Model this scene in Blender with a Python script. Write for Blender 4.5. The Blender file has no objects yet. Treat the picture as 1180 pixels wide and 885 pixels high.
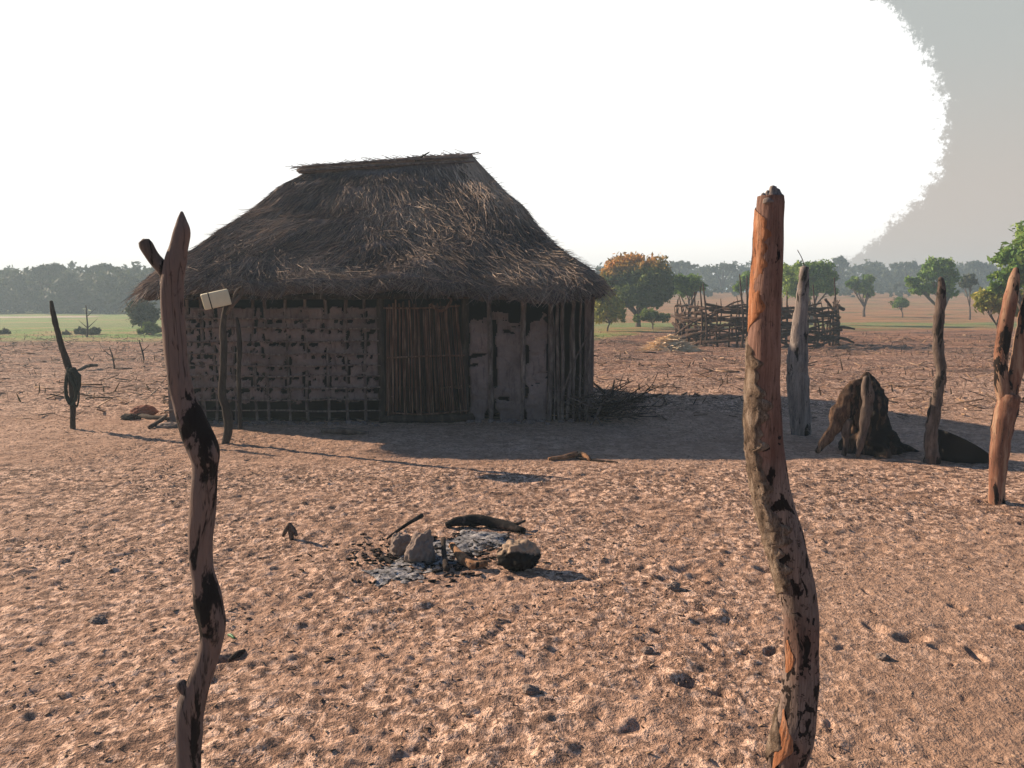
import bpy, math, random
import numpy as np
from mathutils import Vector, Matrix, noise as mn

random.seed(7); rng = np.random.default_rng(7)
sc = bpy.context.scene
col = sc.collection
PI = math.pi
R = math.radians

# ------------------------------------------------------------------ camera maths
FPX = 918.0; CX = 590.0; CY = 442.5
PITCH = math.atan(97.5/918); EYE = 1.6
cp, sp = math.cos(PITCH), math.sin(PITCH)
def ray(px, py):
    dx = (px-CX)/FPX; dy = (CY-py)/FPX
    return Vector((dx, cp+dy*sp, -sp+dy*cp))
def P(px, py, Y):
    d = ray(px, py); k = Y/d.y
    return Vector((d.x*k, Y, EYE+d.z*k))
def G(px, py):
    d = ray(px, py); k = -EYE/d.z
    return Vector((d.x*k, d.y*k, 0))
def pxm(px, Y):            # pixels -> metres at distance Y
    return px*Y/FPX

# ------------------------------------------------------------------ numpy noise
_T = rng.random((8, 256, 256))
def vn(x, y, s=0):
    T = _T[s % 8]
    xi = np.floor(x).astype(np.int64); yi = np.floor(y).astype(np.int64)
    fx = x-xi; fy = y-yi
    fx = fx*fx*(3-2*fx); fy = fy*fy*(3-2*fy)
    a = T[xi & 255, yi & 255]; b = T[(xi+1) & 255, yi & 255]
    c = T[xi & 255, (yi+1) & 255]; d = T[(xi+1) & 255, (yi+1) & 255]
    return (a*(1-fx)+b*fx)*(1-fy)+(c*(1-fx)+d*fx)*fy
def fbm(x, y, o=3, s=0):
    r = 0; a = .5; t = 0
    for i in range(o):
        ca, sa = math.cos(.7*i+.3), math.sin(.7*i+.3)
        r = r+a*vn((x*ca-y*sa)*2**i+17.3*i, (x*sa+y*ca)*2**i+5.1*i, s+i); t += a; a *= .5
    return r/t
def sst(a, b, x):
    t = np.clip((x-a)/(b-a), 0, 1); return t*t*(3-2*t)

# ------------------------------------------------------------------ mesh helpers
def mkmesh(name, V, F, mat=None, smooth=True, rnd=None):
    me = bpy.data.meshes.new(name)
    V = np.asarray(V, dtype=np.float32).reshape(-1, 3)
    if isinstance(F, np.ndarray):
        n, k = F.shape
        me.vertices.add(len(V)); me.vertices.foreach_set('co', V.ravel())
        me.loops.add(n*k); me.loops.foreach_set('vertex_index', F.astype(np.int32).ravel())
        me.polygons.add(n); me.polygons.foreach_set('loop_start', np.arange(0, n*k, k, dtype=np.int32))
        me.polygons.foreach_set('loop_total', np.full(n, k, dtype=np.int32))
        me.update(calc_edges=True)
    else:
        me.from_pydata(V.tolist(), [], F)
    me.validate()
    if smooth:
        me.polygons.foreach_set('use_smooth', np.ones(len(me.polygons), dtype=bool))
    if rnd is not None:
        at = me.attributes.new('rnd', 'FLOAT', 'POINT')
        at.data.foreach_set('value', np.asarray(rnd, dtype=np.float32))
    if mat: me.materials.append(mat)
    return me

def link(name, me, parent=None, loc=None):
    o = bpy.data.objects.new(name, me); col.objects.link(o)
    if parent: o.parent = parent
    if loc is not None: o.location = loc
    return o

class MB:
    """collects geometry (world coordinates) for ONE mesh object"""
    def __init__(s): s.V = []; s.F = []; s.R = []; s.n = 0
    def add(s, V, F, r=0.5):
        V = np.asarray(V, dtype=float).reshape(-1, 3)
        s.V.append(V); s.F += [tuple(int(i)+s.n for i in f) for f in F]
        s.R.append(np.full(len(V), r) if np.isscalar(r) else np.asarray(r)); s.n += len(V)
    def build(s, name, mat, parent=None, origin=None, smooth=True):
        V = np.concatenate(s.V); Rr = np.concatenate(s.R)
        if origin is None:
            origin = parent['_o'] if parent and '_o' in parent else (0, 0, 0)
        V = V-np.array(origin)
        me = mkmesh(name, V, s.F, mat, smooth, Rr)
        o = link(name, me, parent)
        if not parent: o.location = origin
        return o

def tag(o, label=None, cat=None, group=None, kind=None):
    if label: o['label'] = label
    if cat: o['category'] = cat
    if group: o['group'] = group
    if kind: o['kind'] = kind
    return o
def root(name, loc, label, cat, group=None):
    o = bpy.data.objects.new(name, None); col.objects.link(o); o.location = loc
    o['_o'] = tuple(loc); o.empty_display_size = .2
    return tag(o, label, cat, group)

def catmull(pts, per):
    pts = [np.array(p, float) for p in pts]
    if len(pts) == 2: 
        return [pts[0]*(1-t)+pts[1]*t for t in np.linspace(0, 1, per+1)]
    out = []
    q = [2*pts[0]-pts[1]]+pts+[2*pts[-1]-pts[-2]]
    for i in range(1, len(q)-2):
        for k in range(per):
            t = k/per; a, b, c, d = q[i-1], q[i], q[i+1], q[i+2]
            out.append(.5*((2*b)+(c-a)*t+(2*a-5*b+4*c-d)*t*t+(3*b-a-3*c+d)*t**3))
    out.append(pts[-1]); return out

def limb(mb, pts, per=4, sides=8, rough=.08, nscale=8.0, rnd=.5, flat=1.0, seed=0, ends='round', fine=0.0):
    """tapered, uneven branch through (x,y,z,r)"""
    L = catmull(pts, per); n = len(L)
    up = np.array((.13, .97, .2)); V = []; F = []
    for i, p in enumerate(L):
        c = p[:3]; r = max(p[3], .0008)
        t = L[min(i+1, n-1)][:3]-L[max(i-1, 0)][:3]; t = t/(np.linalg.norm(t)+1e-9)
        u = up-t*np.dot(up, t)
        if np.linalg.norm(u) < .15: u = np.array((1., 0, 0))-t*t[0]
        u /= np.linalg.norm(u); w = np.cross(t, u)
        for k in range(sides):
            a = 2*PI*k/sides
            d = u*math.cos(a)*flat+w*math.sin(a)
            q = c+d*r
            rr = 1
            if rough:
                rr += rough*mn.noise(Vector(q*nscale)+Vector((seed, 0, 0)))*1.6
                if fine: rr += fine*mn.noise(Vector((q[0]*45, q[1]*45, q[2]*9)))*1.5
            V.append(c+d*r*rr)
    for i in range(n-1):
        for k in range(sides):
            a = i*sides+k; b = i*sides+(k+1) % sides
            F.append((a, b, b+sides, a+sides))
    e0 = len(V); t0 = L[0][:3]-L[1][:3]; t0 /= np.linalg.norm(t0)+1e-9
    t1 = L[-1][:3]-L[-2][:3]; t1 /= np.linalg.norm(t1)+1e-9
    V.append(L[0][:3]+t0*L[0][3]*.3); V.append(L[-1][:3]+t1*L[-1][3]*(.5 if ends == 'round' else -.3))
    for k in range(sides):
        F.append((e0, (k+1) % sides, k)); b = (n-1)*sides
        F.append((e0+1, b+k, b+(k+1) % sides))
    mb.add(V, F, rnd)

def plimb(mb, pts, Y, **kw):
    """limb traced by (px, py, width_px) standing at distance Y (optional 4th value: own depth offset)"""
    out = []
    for p in pts:
        y = Y+(p[3] if len(p) > 3 else 0); q = P(p[0], p[1], y)
        out.append((q.x, q.y, q.z, pxm(p[2]/2, y)))
    limb(mb, out, **kw); return out

# ------------------------------------------------------------------ materials
class NT:
    def __init__(s, m): s.t = m.node_tree; s.n = s.t.nodes; s.l = s.t.links
    def new(s, t, **kw):
        n = s.n.new(t)
        for k, v in kw.items(): setattr(n, k, v)
        return n
    def link(s, a, b): s.l.new(a, b)
    def math(s, op, a, b=None, c=None, clamp=False):
        n = s.new('ShaderNodeMath', operation=op, use_clamp=clamp)
        for i, v in enumerate((a, b, c)):
            if v is None: continue
            if hasattr(v, 'is_output'): s.link(v, n.inputs[i])
            else: n.inputs[i].default_value = v
        return n.outputs[0]
    def noise(s, vec, scale, detail=4, rough=.6, dist=0.0):
        n = s.new('ShaderNodeTexNoise'); n.inputs['Scale'].default_value = scale
        n.inputs['Detail'].default_value = detail; n.inputs['Roughness'].default_value = rough
        n.inputs['Distortion'].default_value = dist
        s.link(vec, n.inputs['Vector']); return n.outputs['Fac']
    def ramp(s, fac, stops, interp='LINEAR'):
        n = s.new('ShaderNodeValToRGB'); cr = n.color_ramp; cr.interpolation = interp
        while len(cr.elements) < len(stops): cr.elements.new(.5)
        for e, (p, c) in zip(cr.elements, stops):
            e.position = p; e.color = (*c, 1) if len(c) == 3 else c
        s.link(fac, n.inputs[0]); return n.outputs[0]
    def mix(s, fac, a, b, blend='MIX'):
        n = s.new('ShaderNodeMix', data_type='RGBA', blend_type=blend)
        if hasattr(fac, 'is_output'): s.link(fac, n.inputs[0])
        else: n.inputs[0].default_value = fac
        for i, v in ((6, a), (7, b)):
            if hasattr(v, 'is_output'): s.link(v, n.inputs[i])
            else: n.inputs[i].default_value = (*v, 1)
        return n.outputs[2]
    def mapping(s, vec, scale):
        n = s.new('ShaderNodeMapping'); n.inputs['Scale'].default_value = scale
        s.link(vec, n.inputs[0]); return n.outputs[0]
    def step(s, fac, a, b):
        n = s.new('ShaderNodeMapRange'); n.interpolation_type = 'SMOOTHSTEP'
        n.inputs[1].default_value = a; n.inputs[2].default_value = b
        s.link(fac, n.inputs[0]); return n.outputs[0]

def newmat(name, rough=.9):
    m = bpy.data.materials.new(name); m.use_nodes = True
    T = NT(m); bs = T.n['Principled BSDF']; bs.inputs['Roughness'].default_value = rough
    bs.inputs['Specular IOR Level'].default_value = .2
    return m, T, bs
def bump(T, bs, h, strength, dist):
    b = T.new('ShaderNodeBump'); b.inputs['Strength'].default_value = strength; b.inputs['Distance'].default_value = dist
    T.link(h, b.inputs['Height']); T.link(b.outputs[0], bs.inputs['Normal'])

def woodmat(name, stops, scale=6, stretch=(3, 3, .7), blots=None, bs_=.6, bd=.006, seed=0, rndmix=0, zfade=None):
    m, T, bs = newmat(name)
    tc = T.new('ShaderNodeTexCoord').outputs['Object']
    v = T.mapping(tc, stretch)
    a = T.noise(v, scale, 6, .65, .3)
    c = T.ramp(a, stops)
    f = T.noise(T.mapping(tc, (stretch[0]*4, stretch[1]*4, stretch[2]*2)), scale*3, 5, .75)
    c = T.mix(T.math('MULTIPLY', f, .75), c, T.mix(1.0, c, (.45, .4, .38), 'MULTIPLY'))
    if blots:
        sc_, lo, hi, cc = blots
        b = T.noise(T.mapping(tc, (1.8, 1.8, .55)), sc_, 6, .66, .5)
        if zfade:
            sz = T.new('ShaderNodeSeparateXYZ'); T.link(tc, sz.inputs[0]); b = T.math('SUBTRACT', b, T.math('MULTIPLY', T.step(sz.outputs[2], zfade[0], zfade[1]), .06))
        c = T.mix(T.step(b, lo, hi), c, cc)
    if rndmix:
        at = T.new('ShaderNodeAttribute', attribute_name='rnd')
        c = T.mix(T.math('MULTIPLY', at.outputs['Fac'], rndmix), c, (.02, .013, .010))
    ck = T.math('ABSOLUTE', T.math('SUBTRACT', T.noise(T.mapping(tc, (stretch[0]*2.2, stretch[1]*2.2, stretch[2]*.8)), scale*1.6, 3, .6, .3), .5))
    ckm = T.math('MULTIPLY', T.math('SUBTRACT', 1, T.step(ck, .0, .022)), T.step(T.noise(tc, 6, 3), .43, .58))
    c = T.mix(T.math('MULTIPLY', ckm, .75), c, (.025, .018, .014))
    T.link(c, bs.inputs['Base Color'])
    bump(T, bs, T.math('SUBTRACT', T.math('ADD', f, T.math('MULTIPLY', a, 1.2)), T.math('MULTIPLY', ckm, 1.2)), bs_, bd)
    return m
def leafmat(name, stops, trans=.25):
    m, T, bs = newmat(name, .7)
    at = T.new('ShaderNodeAttribute', attribute_name='rnd')
    c = T.ramp(at.outputs['Fac'], stops)
    T.link(c, bs.inputs['Base Color'])
    tr = T.new('ShaderNodeBsdfTranslucent'); T.link(T.mix(.4, c, (.25, .3, .05)), tr.inputs[0])
    mx = T.new('ShaderNodeMixShader'); mx.inputs[0].default_value = trans
    T.link(bs.outputs[0], mx.inputs[1]); T.link(tr.outputs[0], mx.inputs[2])
    T.link(mx.outputs[0], T.n['Material Output'].inputs[0])
    return m

M = {}
M['bark'] = woodmat('bark', [(.3, (.055, .04, .032)), (.5, (.15, .11, .085)), (.7, (.27, .21, .16))], 5)
M['darkwood'] = woodmat('dark_wood', [(.3, (.02, .015, .012)), (.55, (.06, .045, .035)), (.75, (.14, .11, .085))], 6)
M['greywood'] = woodmat('grey_wood', [(.3, (.10, .09, .085)), (.5, (.28, .24, .22)), (.7, (.45, .40, .35))], 7, blots=(3.5, .56, .60, (.015, .012, .01)), stretch=(4, 4, .35))
M['post_left'] = woodmat('weathered_shaded_post', [(.30, (.08, .062, .056)), (.47, (.18, .14, .125)), (.6, (.25, .175, .14)), (.75, (.30, .16, .10))], 3.2,
                         blots=(3.6, .50, .535, (.012, .008, .007)), stretch=(2.5, 2.5, .4), zfade=(1.3, 1.55))  # black blots and brown bands paint in the post's shading
M['redpost'] = woodmat('red_post', [(.30, (.12, .065, .045)), (.46, (.26, .125, .08)), (.6, (.42, .28, .19))], 4,
                       blots=(3.2, .525, .55, (.015, .01, .008)), stretch=(3, 3, .5))
M['roughbark'] = woodmat('rough_bark', [(.3, (.10, .07, .05)), (.48, (.36, .27, .20)), (.62, (.68, .55, .43))], 14, stretch=(3, 3, 1.1), bs_=1, bd=.02)
M['kraal'] = woodmat('pen_sticks', [(.3, (.03, .018, .014)), (.5, (.085, .05, .036)), (.7, (.2, .125, .085))], 5, rndmix=.6)
M['reed'] = woodmat('door_reeds', [(.3, (.05, .026, .018)), (.5, (.20, .10, .065)), (.66, (.42, .27, .19))], 5, stretch=(6, 6, .5), rndmix=.93)
M['stick'] = woodmat('wall_sticks', [(.3, (.06, .045, .04)), (.5, (.2, .155, .135)), (.7, (.38, .31, .27))], 8, rndmix=.3)
M['stump'] = woodmat('stump_wood', [(.3, (.03, .02, .015)), (.5, (.10, .065, .045)), (.66, (.24, .16, .11))], 5, blots=(2.6, .44, .5, (.012, .01, .009)))
M['sunlitroot'] = woodmat('sunlit_root', [(.3, (.06, .038, .027)), (.5, (.22, .135, .088)), (.68, (.44, .30, .20))], 8, stretch=(4, 4, 1.2), blots=(4, .55, .6, (.02, .014, .01)), bs_=1, bd=.02)  # paler wood colour paints in the sunlit side of the stump
M['greybrown'] = woodmat('grey_brown_wood', [(.3, (.06, .048, .042)), (.5, (.15, .115, .095)), (.7, (.27, .21, .17))], 9, blots=(5, .54, .57, (.02, .015, .012)))
M['char'] = woodmat('charred_wood', [(.3, (.008, .008, .008)), (.55, (.022, .02, .02)), (.72, (.16, .12, .1))], 14, stretch=(1, 1, 1))
M['orangewood'] = woodmat('half_burnt_wood', [(.3, (.12, .07, .04)), (.48, (.38, .2, .1)), (.65, (.6, .4, .25))], 20, stretch=(1, 1, 1), blots=(11, .56, .6, (.012, .01, .01)))

M['sunlit_peel'] = woodmat('sunlit_peeled_wood', [(.3, (.24, .10, .05)), (.5, (.42, .18, .085)), (.68, (.56, .33, .21))], 7, stretch=(4, 4, .8), blots=(7, .58, .61, (.05, .025, .018)))
# foreground right post: peeled orange wood above, greyer spotted wood below
def postmat():
    m, T, bs = newmat('peeled_post')
    tc = T.new('ShaderNodeTexCoord').outputs['Object']
    v = T.mapping(tc, (3, 3, .5)); a = T.noise(v, 4, 6, .6, .2)
    red = T.ramp(a, [(.3, (.10, .048, .036)), (.5, (.18, .10, .076)), (.7, (.28, .17, .13))])
    gre = T.ramp(a, [(.3, (.10, .075, .062)), (.5, (.22, .165, .14)), (.7, (.30, .22, .17))])
    sx = T.new('ShaderNodeSeparateXYZ'); T.link(tc, sx.inputs[0])
    z = T.math('ADD', sx.outputs[2], T.math('MULTIPLY', T.math('SUBTRACT', T.noise(tc, 5, 3), .5), .5))
    top = T.step(z, 1.05, 1.22)
    low = T.math('MULTIPLY', T.step(z, .50, .56), T.math('SUBTRACT', 1, T.step(z, .64, .72)))
    bot = T.math('SUBTRACT', 1, T.step(z, .16, .24))
    c = T.mix(T.math('MAXIMUM', top, T.math('MULTIPLY', T.math('MAXIMUM', low, bot), .6)), gre, red)
    b = T.noise(T.mapping(tc, (1.4, 1.4, .8)), 17, 4, .6, .6)
    thr = T.math('ADD', b, T.math('MULTIPLY', T.math('SUBTRACT', 1, top), .075))
    c = T.mix(T.step(thr, .61, .645), c, (.012, .008, .007))
    b2 = T.noise(T.mapping(tc, (1.2, 1.2, 1)), 55, 3, .6, .3)
    c = T.mix(T.math('MULTIPLY', T.step(b2, .60, .64), T.math('SUBTRACT', .8, T.math('MULTIPLY', top, .5))), c, (.03, .02, .017))
    T.link(c, bs.inputs['Base Color'])
    f = T.noise(T.mapping(tc, (10, 10, 2)), 12, 4, .7)
    ck = T.math('ABSOLUTE', T.math('SUBTRACT', T.noise(T.mapping(tc, (7, 7, .45)), 9, 3, .6, .3), .5))
    ckm = T.math('MULTIPLY', T.math('SUBTRACT', 1, T.step(ck, .0, .02)), T.step(T.noise(tc, 6, 3), .45, .6))
    c = T.mix(T.math('MULTIPLY', ckm, .75), c, (.03, .02, .015))
    gr = T.noise(T.mapping(tc, (14, 14, .5)), 14, 4, .75)
    c = T.mix(T.math('MULTIPLY', T.step(gr, .42, .62), .5), c, T.mix(1.0, c, (.4, .38, .38), 'MULTIPLY'))
    T.link(c, bs.inputs['Base Color']); f = T.math('SUBTRACT', T.math('ADD', f, gr), T.math('MULTIPLY', ckm, 1.5))
    bump(T, bs, T.math('ADD', f, a), .6, .005)
    return m
M['post_right'] = postmat()

def mudmat():
    m, T, bs = newmat('mud_daub')
    tc = T.new('ShaderNodeTexCoord').outputs['Object']
    a = T.noise(tc, 2.2, 6, .62); b = T.noise(tc, 26, 4, .65)
    c = T.ramp(a, [(.3, (.12, .088, .078)), (.5, (.22, .165, .148)), (.7, (.31, .235, .21))])
    st = T.noise(T.mapping(tc, (3, 3, .6)), 5, 5, .7, .3); c = T.mix(T.math('MULTIPLY', T.step(st, .52, .64), .6), c, (.07, .05, .045)); c = T.mix(T.math('MULTIPLY', b, .6), c, (.11, .08, .07))
    T.link(c, bs.inputs['Base Color']); bump(T, bs, T.math('ADD', a, T.math('MULTIPLY', b, .5)), .8, .02); return m
M['mud'] = mudmat()

def thatchmat(name, base, lo, hi):
    m, T, bs = newmat(name, .85)
    tc = T.new('ShaderNodeTexCoord').outputs['Object']
    at = T.new('ShaderNodeAttribute', attribute_name='rnd')
    a = T.noise(tc, 1.6, 5, .6)
    v = T.math('ADD', T.math('MULTIPLY', at.outputs['Fac'], .7), T.math('MULTIPLY', a, .45))
    c = T.ramp(v, [(.15, lo), (.5, base), (.95, hi)])
    T.link(c, bs.inputs['Base Color'])
    bump(T, bs, T.noise(T.mapping(tc, (9, 4, 3)), 9, 5, .7), .6, .03)
    return m
M['thatch'] = thatchmat('thatch', (.155, .12, .108), (.045, .036, .034), (.58, .45, .34))
M['ridge'] = thatchmat('ridge_thatch', (.26, .19, .15), (.09, .065, .055), (.45, .34, .26))
M['straw'] = thatchmat('straw', (.8, .58, .36), (.6, .42, .24), (.88, .72, .5))

def plain(name, c, rough=.8, var=.25, scale=8, bd=.004):
    m, T, bs = newmat(name, rough)
    tc = T.new('ShaderNodeTexCoord').outputs['Object']
    n = T.noise(tc, scale, 5, .65)
    T.link(T.mix(T.math('MULTIPLY', n, var*2), c, tuple(x*.35 for x in c)), bs.inputs['Base Color'])
    bump(T, bs, n, .5, bd); return m
M['cream'] = plain('cream_plastic', (.72, .66, .46), .5, .2, 14, .001)
M['strap'] = plain('dark_strap', (.03, .028, .025))
M['cord'] = plain('dark_cord', (.028, .036, .028), .9, .4, 30)
M['iron'] = plain('sooty_metal_shade', (.022, .02, .018), .75, .3, 12)
M['stone'] = plain('grey_stone', (.30, .235, .20), .9, .5, 26, .012)
M['stoneshade'] = None
M['redrag'] = plain('reddish_clod', (.34, .15, .10), .9, .4, 16, .01)
M['greenbit'] = plain('green_scrap', (.06, .22, .09), .5, .3, 20)

def shadestone():
    m, T, bs = newmat('shaded_stone')
    tc = T.new('ShaderNodeTexCoord').outputs['Object']
    sx = T.new('ShaderNodeSeparateXYZ'); T.link(tc, sx.inputs[0])
    n = T.noise(tc, 18, 5, .65)
    z = T.math('ADD', sx.outputs[2], T.math('MULTIPLY', T.math('SUBTRACT', n, .5), .10))
    z = T.math('ADD', z, T.math('MULTIPLY', sx.outputs[1], .45))
    c = T.mix(T.step(z, -.005, .02), (.012, .011, .01), T.ramp(n, [(.3, (.2, .15, .11)), (.7, (.42, .31, .22))]))  # tan top and black front paint light and shade onto the stone
    T.link(c, bs.inputs['Base Color']); bump(T, bs, n, .6, .01); return m
M['stoneshade'] = shadestone()

def ashmat():
    m, T, bs = newmat('ash')
    tc = T.new('ShaderNodeTexCoord').outputs['Object']
    n = T.noise(tc, 14, 6, .7); n2 = T.noise(tc, 60, 4, .7)
    c = T.ramp(n, [(.36, (.03, .03, .033)), (.45, (.16, .16, .165)), (.56, (.36, .35, .35)), (.72, (.55, .52, .5))])
    c = T.mix(T.step(n2, .55, .6), c, (.03, .03, .03))
    T.link(c, bs.inputs['Base Color']); bump(T, bs, T.math('ADD', n, n2), .8, .012); return m
M['ash'] = ashmat()

def groundmat():
    m, T, bs = newmat('sand', .95)
    pos = T.new('ShaderNodeNewGeometry').outputs['Position']
    sx = T.new('ShaderNodeSeparateXYZ'); T.link(pos, sx.inputs[0])
    X, Y = sx.outputs[0], sx.outputs[1]
    a = T.noise(pos, .55, 5, .6); b = T.noise(pos, 5, 5, .65, .3); c_ = T.noise(pos, 38, 3, .7)
    sand = T.ramp(T.math('ADD', T.math('MULTIPLY', a, .5), T.math('MULTIPLY', b, .5)),
                  [(.36, (.30, .18, .12)), (.48, (.42, .265, .185)), (.60, (.58, .385, .28))])
    # dark organic specks and crumbs lying in the sand
    sp1 = T.step(T.math('ADD', T.noise(pos, 26, 3, .6, .4), T.math('MULTIPLY', T.math('SUBTRACT', a, .5), .35)), .575, .62)
    sand = T.mix(T.math('MULTIPLY', sp1, .62), sand, (.13, .085, .062))
    # farther trampled soil: browner, streaked with litter
    v = T.mapping(pos, (.35, 1.3, 1))
    s = T.noise(v, 1.1, 6, .7, .3)
    soil = T.ramp(s, [(.38, (.055, .032, .024)), (.48, (.19, .092, .056)), (.62, (.38, .19, .11))])
    farf = T.math('ADD', Y, T.math('MULTIPLY', T.math('SUBTRACT', T.noise(pos, .25, 5, .65), .5), 16))
    c = T.mix(T.step(farf, 11, 20), sand, soil)
    # grass field and dry field beyond
    n3 = T.noise(T.mapping(pos, (.5, 1, 1)), .35, 6, .7)
    grass = T.ramp(n3, [(.35, (.08, .18, .03)), (.5, (.15, .29, .05)), (.58, (.34, .25, .1)), (.68, (.14, .22, .05))])
    dry = T.ramp(n3, [(.38, (.11, .12, .035)), (.47, (.26, .14, .06)), (.55, (.42, .19, .08)), (.64, (.2, .18, .06))])
    fy = T.math('ADD', Y, T.math('MULTIPLY', T.math('SUBTRACT', T.noise(pos, .22, 5, .7), .5), 9))
    gL = T.step(T.math('ADD', fy, T.math('MULTIPLY', X, .08)), 29.5, 31.5)
    field = T.mix(T.step(T.math('ADD', X, T.math('MULTIPLY', T.math('SUBTRACT', n3, .5), 12)), 2, 9), grass, dry)
    # a green strip crossing the dry field on the right
    strip = T.math('MULTIPLY', T.step(fy, 44, 47), T.math('SUBTRACT', 1, T.step(fy, 52, 57)))
    field = T.mix(T.math('MULTIPLY', strip, T.math('ADD', .35, T.math('MULTIPLY', T.step(T.noise(pos, .3, 4), .40, .50), .65))), field, (.15, .23, .06))
    gg = T.step(T.math('SUBTRACT', fy, T.math('MULTIPLY', T.step(X, 2, 9), 11)), 29.5, 32)
    c = T.mix(gg, c, field)
    near = T.math('SUBTRACT', 1, T.math('MULTIPLY', T.step(Y, 12, 30), .6))
    px_ = T.mapping(pos, (1, .75, 1))
    cr = T.noise(px_, 21, 5, .72, .5); c2 = T.noise(px_, 48, 3, .7, .3); big = T.noise(pos, 1.3, 4, .6)
    rough_ = T.math('ADD', .35, T.math('MULTIPLY', T.step(big, .36, .56), .65))
    swept = T.math('SUBTRACT', 1, T.math('MULTIPLY', T.math('MULTIPLY', T.step(Y, 7.3, 8.0), T.math('SUBTRACT', 1, T.step(Y, 10.2, 12))), .7))
    mid = T.math('MULTIPLY', T.step(Y, 3.5, 7), T.math('SUBTRACT', 1, T.step(Y, 22, 34)))
    m1 = T.noise(T.mapping(pos, (.55, 1.0, 1)), 8.5, 5, .75, .4)
    c = T.mix(T.math('MULTIPLY', T.math('MULTIPLY', mid, swept), T.math('MULTIPLY', T.step(m1, .505, .54), .85)), c, (.115, .07, .05))
    c = T.mix(T.math('MULTIPLY', T.math('MULTIPLY', mid, swept), T.math('MULTIPLY', T.step(m1, .45, .42), .5)), c, (.74, .5, .37))
    # smoother brown trodden ground at the near right
    tr = T.math('ADD', T.math('SUBTRACT', X, T.math('MULTIPLY', Y, .30)), T.math('MULTIPLY', T.math('SUBTRACT', big, .5), 1.6))
    trod = T.math('MULTIPLY', T.step(tr, .0, .55), T.math('SUBTRACT', 1, T.step(Y, 4.2, 6.5)))
    am_ = T.math('MULTIPLY', T.math('MULTIPLY', near, rough_), T.math('MULTIPLY', swept, T.math('SUBTRACT', 1, T.math('MULTIPLY', trod, .55))))
    c = T.mix(T.math('MULTIPLY', trod, .6), c, (.33, .215, .15))
    c = T.mix(T.math('MULTIPLY', am_, T.math('MULTIPLY', T.step(cr, .52, .56), .78)), c, (.18, .11, .078))
    c = T.mix(T.math('MULTIPLY', am_, T.math('MULTIPLY', T.step(c2, .55, .59), .85)), c, (.09, .062, .05))
    c = T.mix(T.math('MULTIPLY', am_, T.math('MULTIPLY', T.step(cr, .47, .44), .85)), c, (.80, .56, .42))
    T.link(c, bs.inputs['Base Color'])
    hb = T.math('ADD', T.math('MULTIPLY', b, .6), T.math('MULTIPLY', c_, .25))
    hb = T.math('ADD', hb, T.math('MULTIPLY', T.noise(pos, 110, 2, .6), .08))
    hb = T.math('SUBTRACT', hb, T.math('MULTIPLY', T.math('ADD', cr, T.math('MULTIPLY', c2, .5)), .4)); bump(T, bs, hb, 1.0, .06)
    return m
M['ground'] = groundmat()
M['path'] = plain('pale_sand', (.6, .5, .42), .9, .2, 1)

# ------------------------------------------------------------------ ground
NP_ = 90
fpx = rng.uniform(-4.2, 4.2, NP_); fpy = rng.uniform(1.6, 8.0, NP_)
k = 55; fpx[:k] = rng.uniform(.7, 2.9, k); fpy[:k] = rng.uniform(2.0, 5.2, k)
fpa = rng.uniform(0, PI, NP_); fpl = rng.uniform(.02, .085, NP_); fpw = fpl*rng.uniform(.35, .7, NP_); fpd = rng.uniform(.008, .022, NP_)
def hmac(x, y):
    x = np.asarray(x, float); y = np.asarray(y, float)
    rise = 3.1*sst(48, 170, y)*sst(-25, 25, x)
    return rise+.0*x
def hfull(x, y, dxy=.01):
    x = np.asarray(x, float); y = np.asarray(y, float)
    h = hmac(x, y)
    near = 1-sst(34, 60, y)
    calm = 1-.62*sst(1.0, 1.9, x)*(1-sst(4.0, 5.6, y))             # smoother trodden sand lower right
    calm = calm*(1-.65*sst(1.9, .2, y-7.2)*sst(-3.2, -2, x)*sst(8.5, 6, x)*sst(7.2, 8.2, y)) # swept yard in front of the hut
    am = near*calm
    h = h+am*.05*(fbm(x/1.1, y/.9, 2, 0)-.5)
    h = h+am*.024*(np.abs(fbm(x/.34+.4*fbm(x/.5, y/.5, 2, 5), y/.26, 2, 1)-.5)*-1.6+.12)*sst(.3, .09, dxy)
    r2 = fbm(x/.115, y/.085, 2, 3)
    h = h+am*.030*(np.abs(2*r2-1)-.3)*.7*sst(.1, .03, dxy)
    h = h+am*.012*(vn(x/.04, y/.034, 6)-.5)*sst(.05, .015, dxy)
    # furrow-like clods farther off
    h = h+near*.10*sst(9, 16, y)*(fbm(x/1.3, y/.5, 3, 4)-.5)*1.6
    return h
def addprints(H, X, Y):
    xs = X[0]; ys = Y[:, 0]
    for a, b, t, l, w, d in zip(fpx, fpy, fpa, fpl, fpw, fpd):
        m = l*2.0
        i0, i1 = np.searchsorted(xs, (a-m, a+m)); j0, j1 = np.searchsorted(ys, (b-m, b+m))
        sx = X[j0:j1, i0:i1]-a; sy = Y[j0:j1, i0:i1]-b
        u = (sx*math.cos(t)+sy*math.sin(t))/l; v = (-sx*math.sin(t)+sy*math.cos(t))/w
        q = u*u+v*v
        H[j0:j1, i0:i1] += -d*np.exp(-(q**1.5)*1.2)+d*.42*np.exp(-((np.sqrt(q)-1.45)**2)*6)
xs = np.concatenate([-np.geomspace(700, 10.5, 95), np.arange(-10.3, -4.2, .04), np.arange(-4.18, 4.18, .0125), np.arange(4.2, 10.4, .04), np.geomspace(10.5, 700, 95)])
ys = np.concatenate([np.linspace(-60, 0, 16), np.arange(.3, 1.4, .08), np.arange(1.45, 5.2, .0125), np.arange(5.22, 9.5, .021), np.arange(9.52, 16, .045), np.arange(16.05, 45, .12), np.geomspace(45.2, 900, 110)])
X, Y = np.meshgrid(xs, ys)
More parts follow.
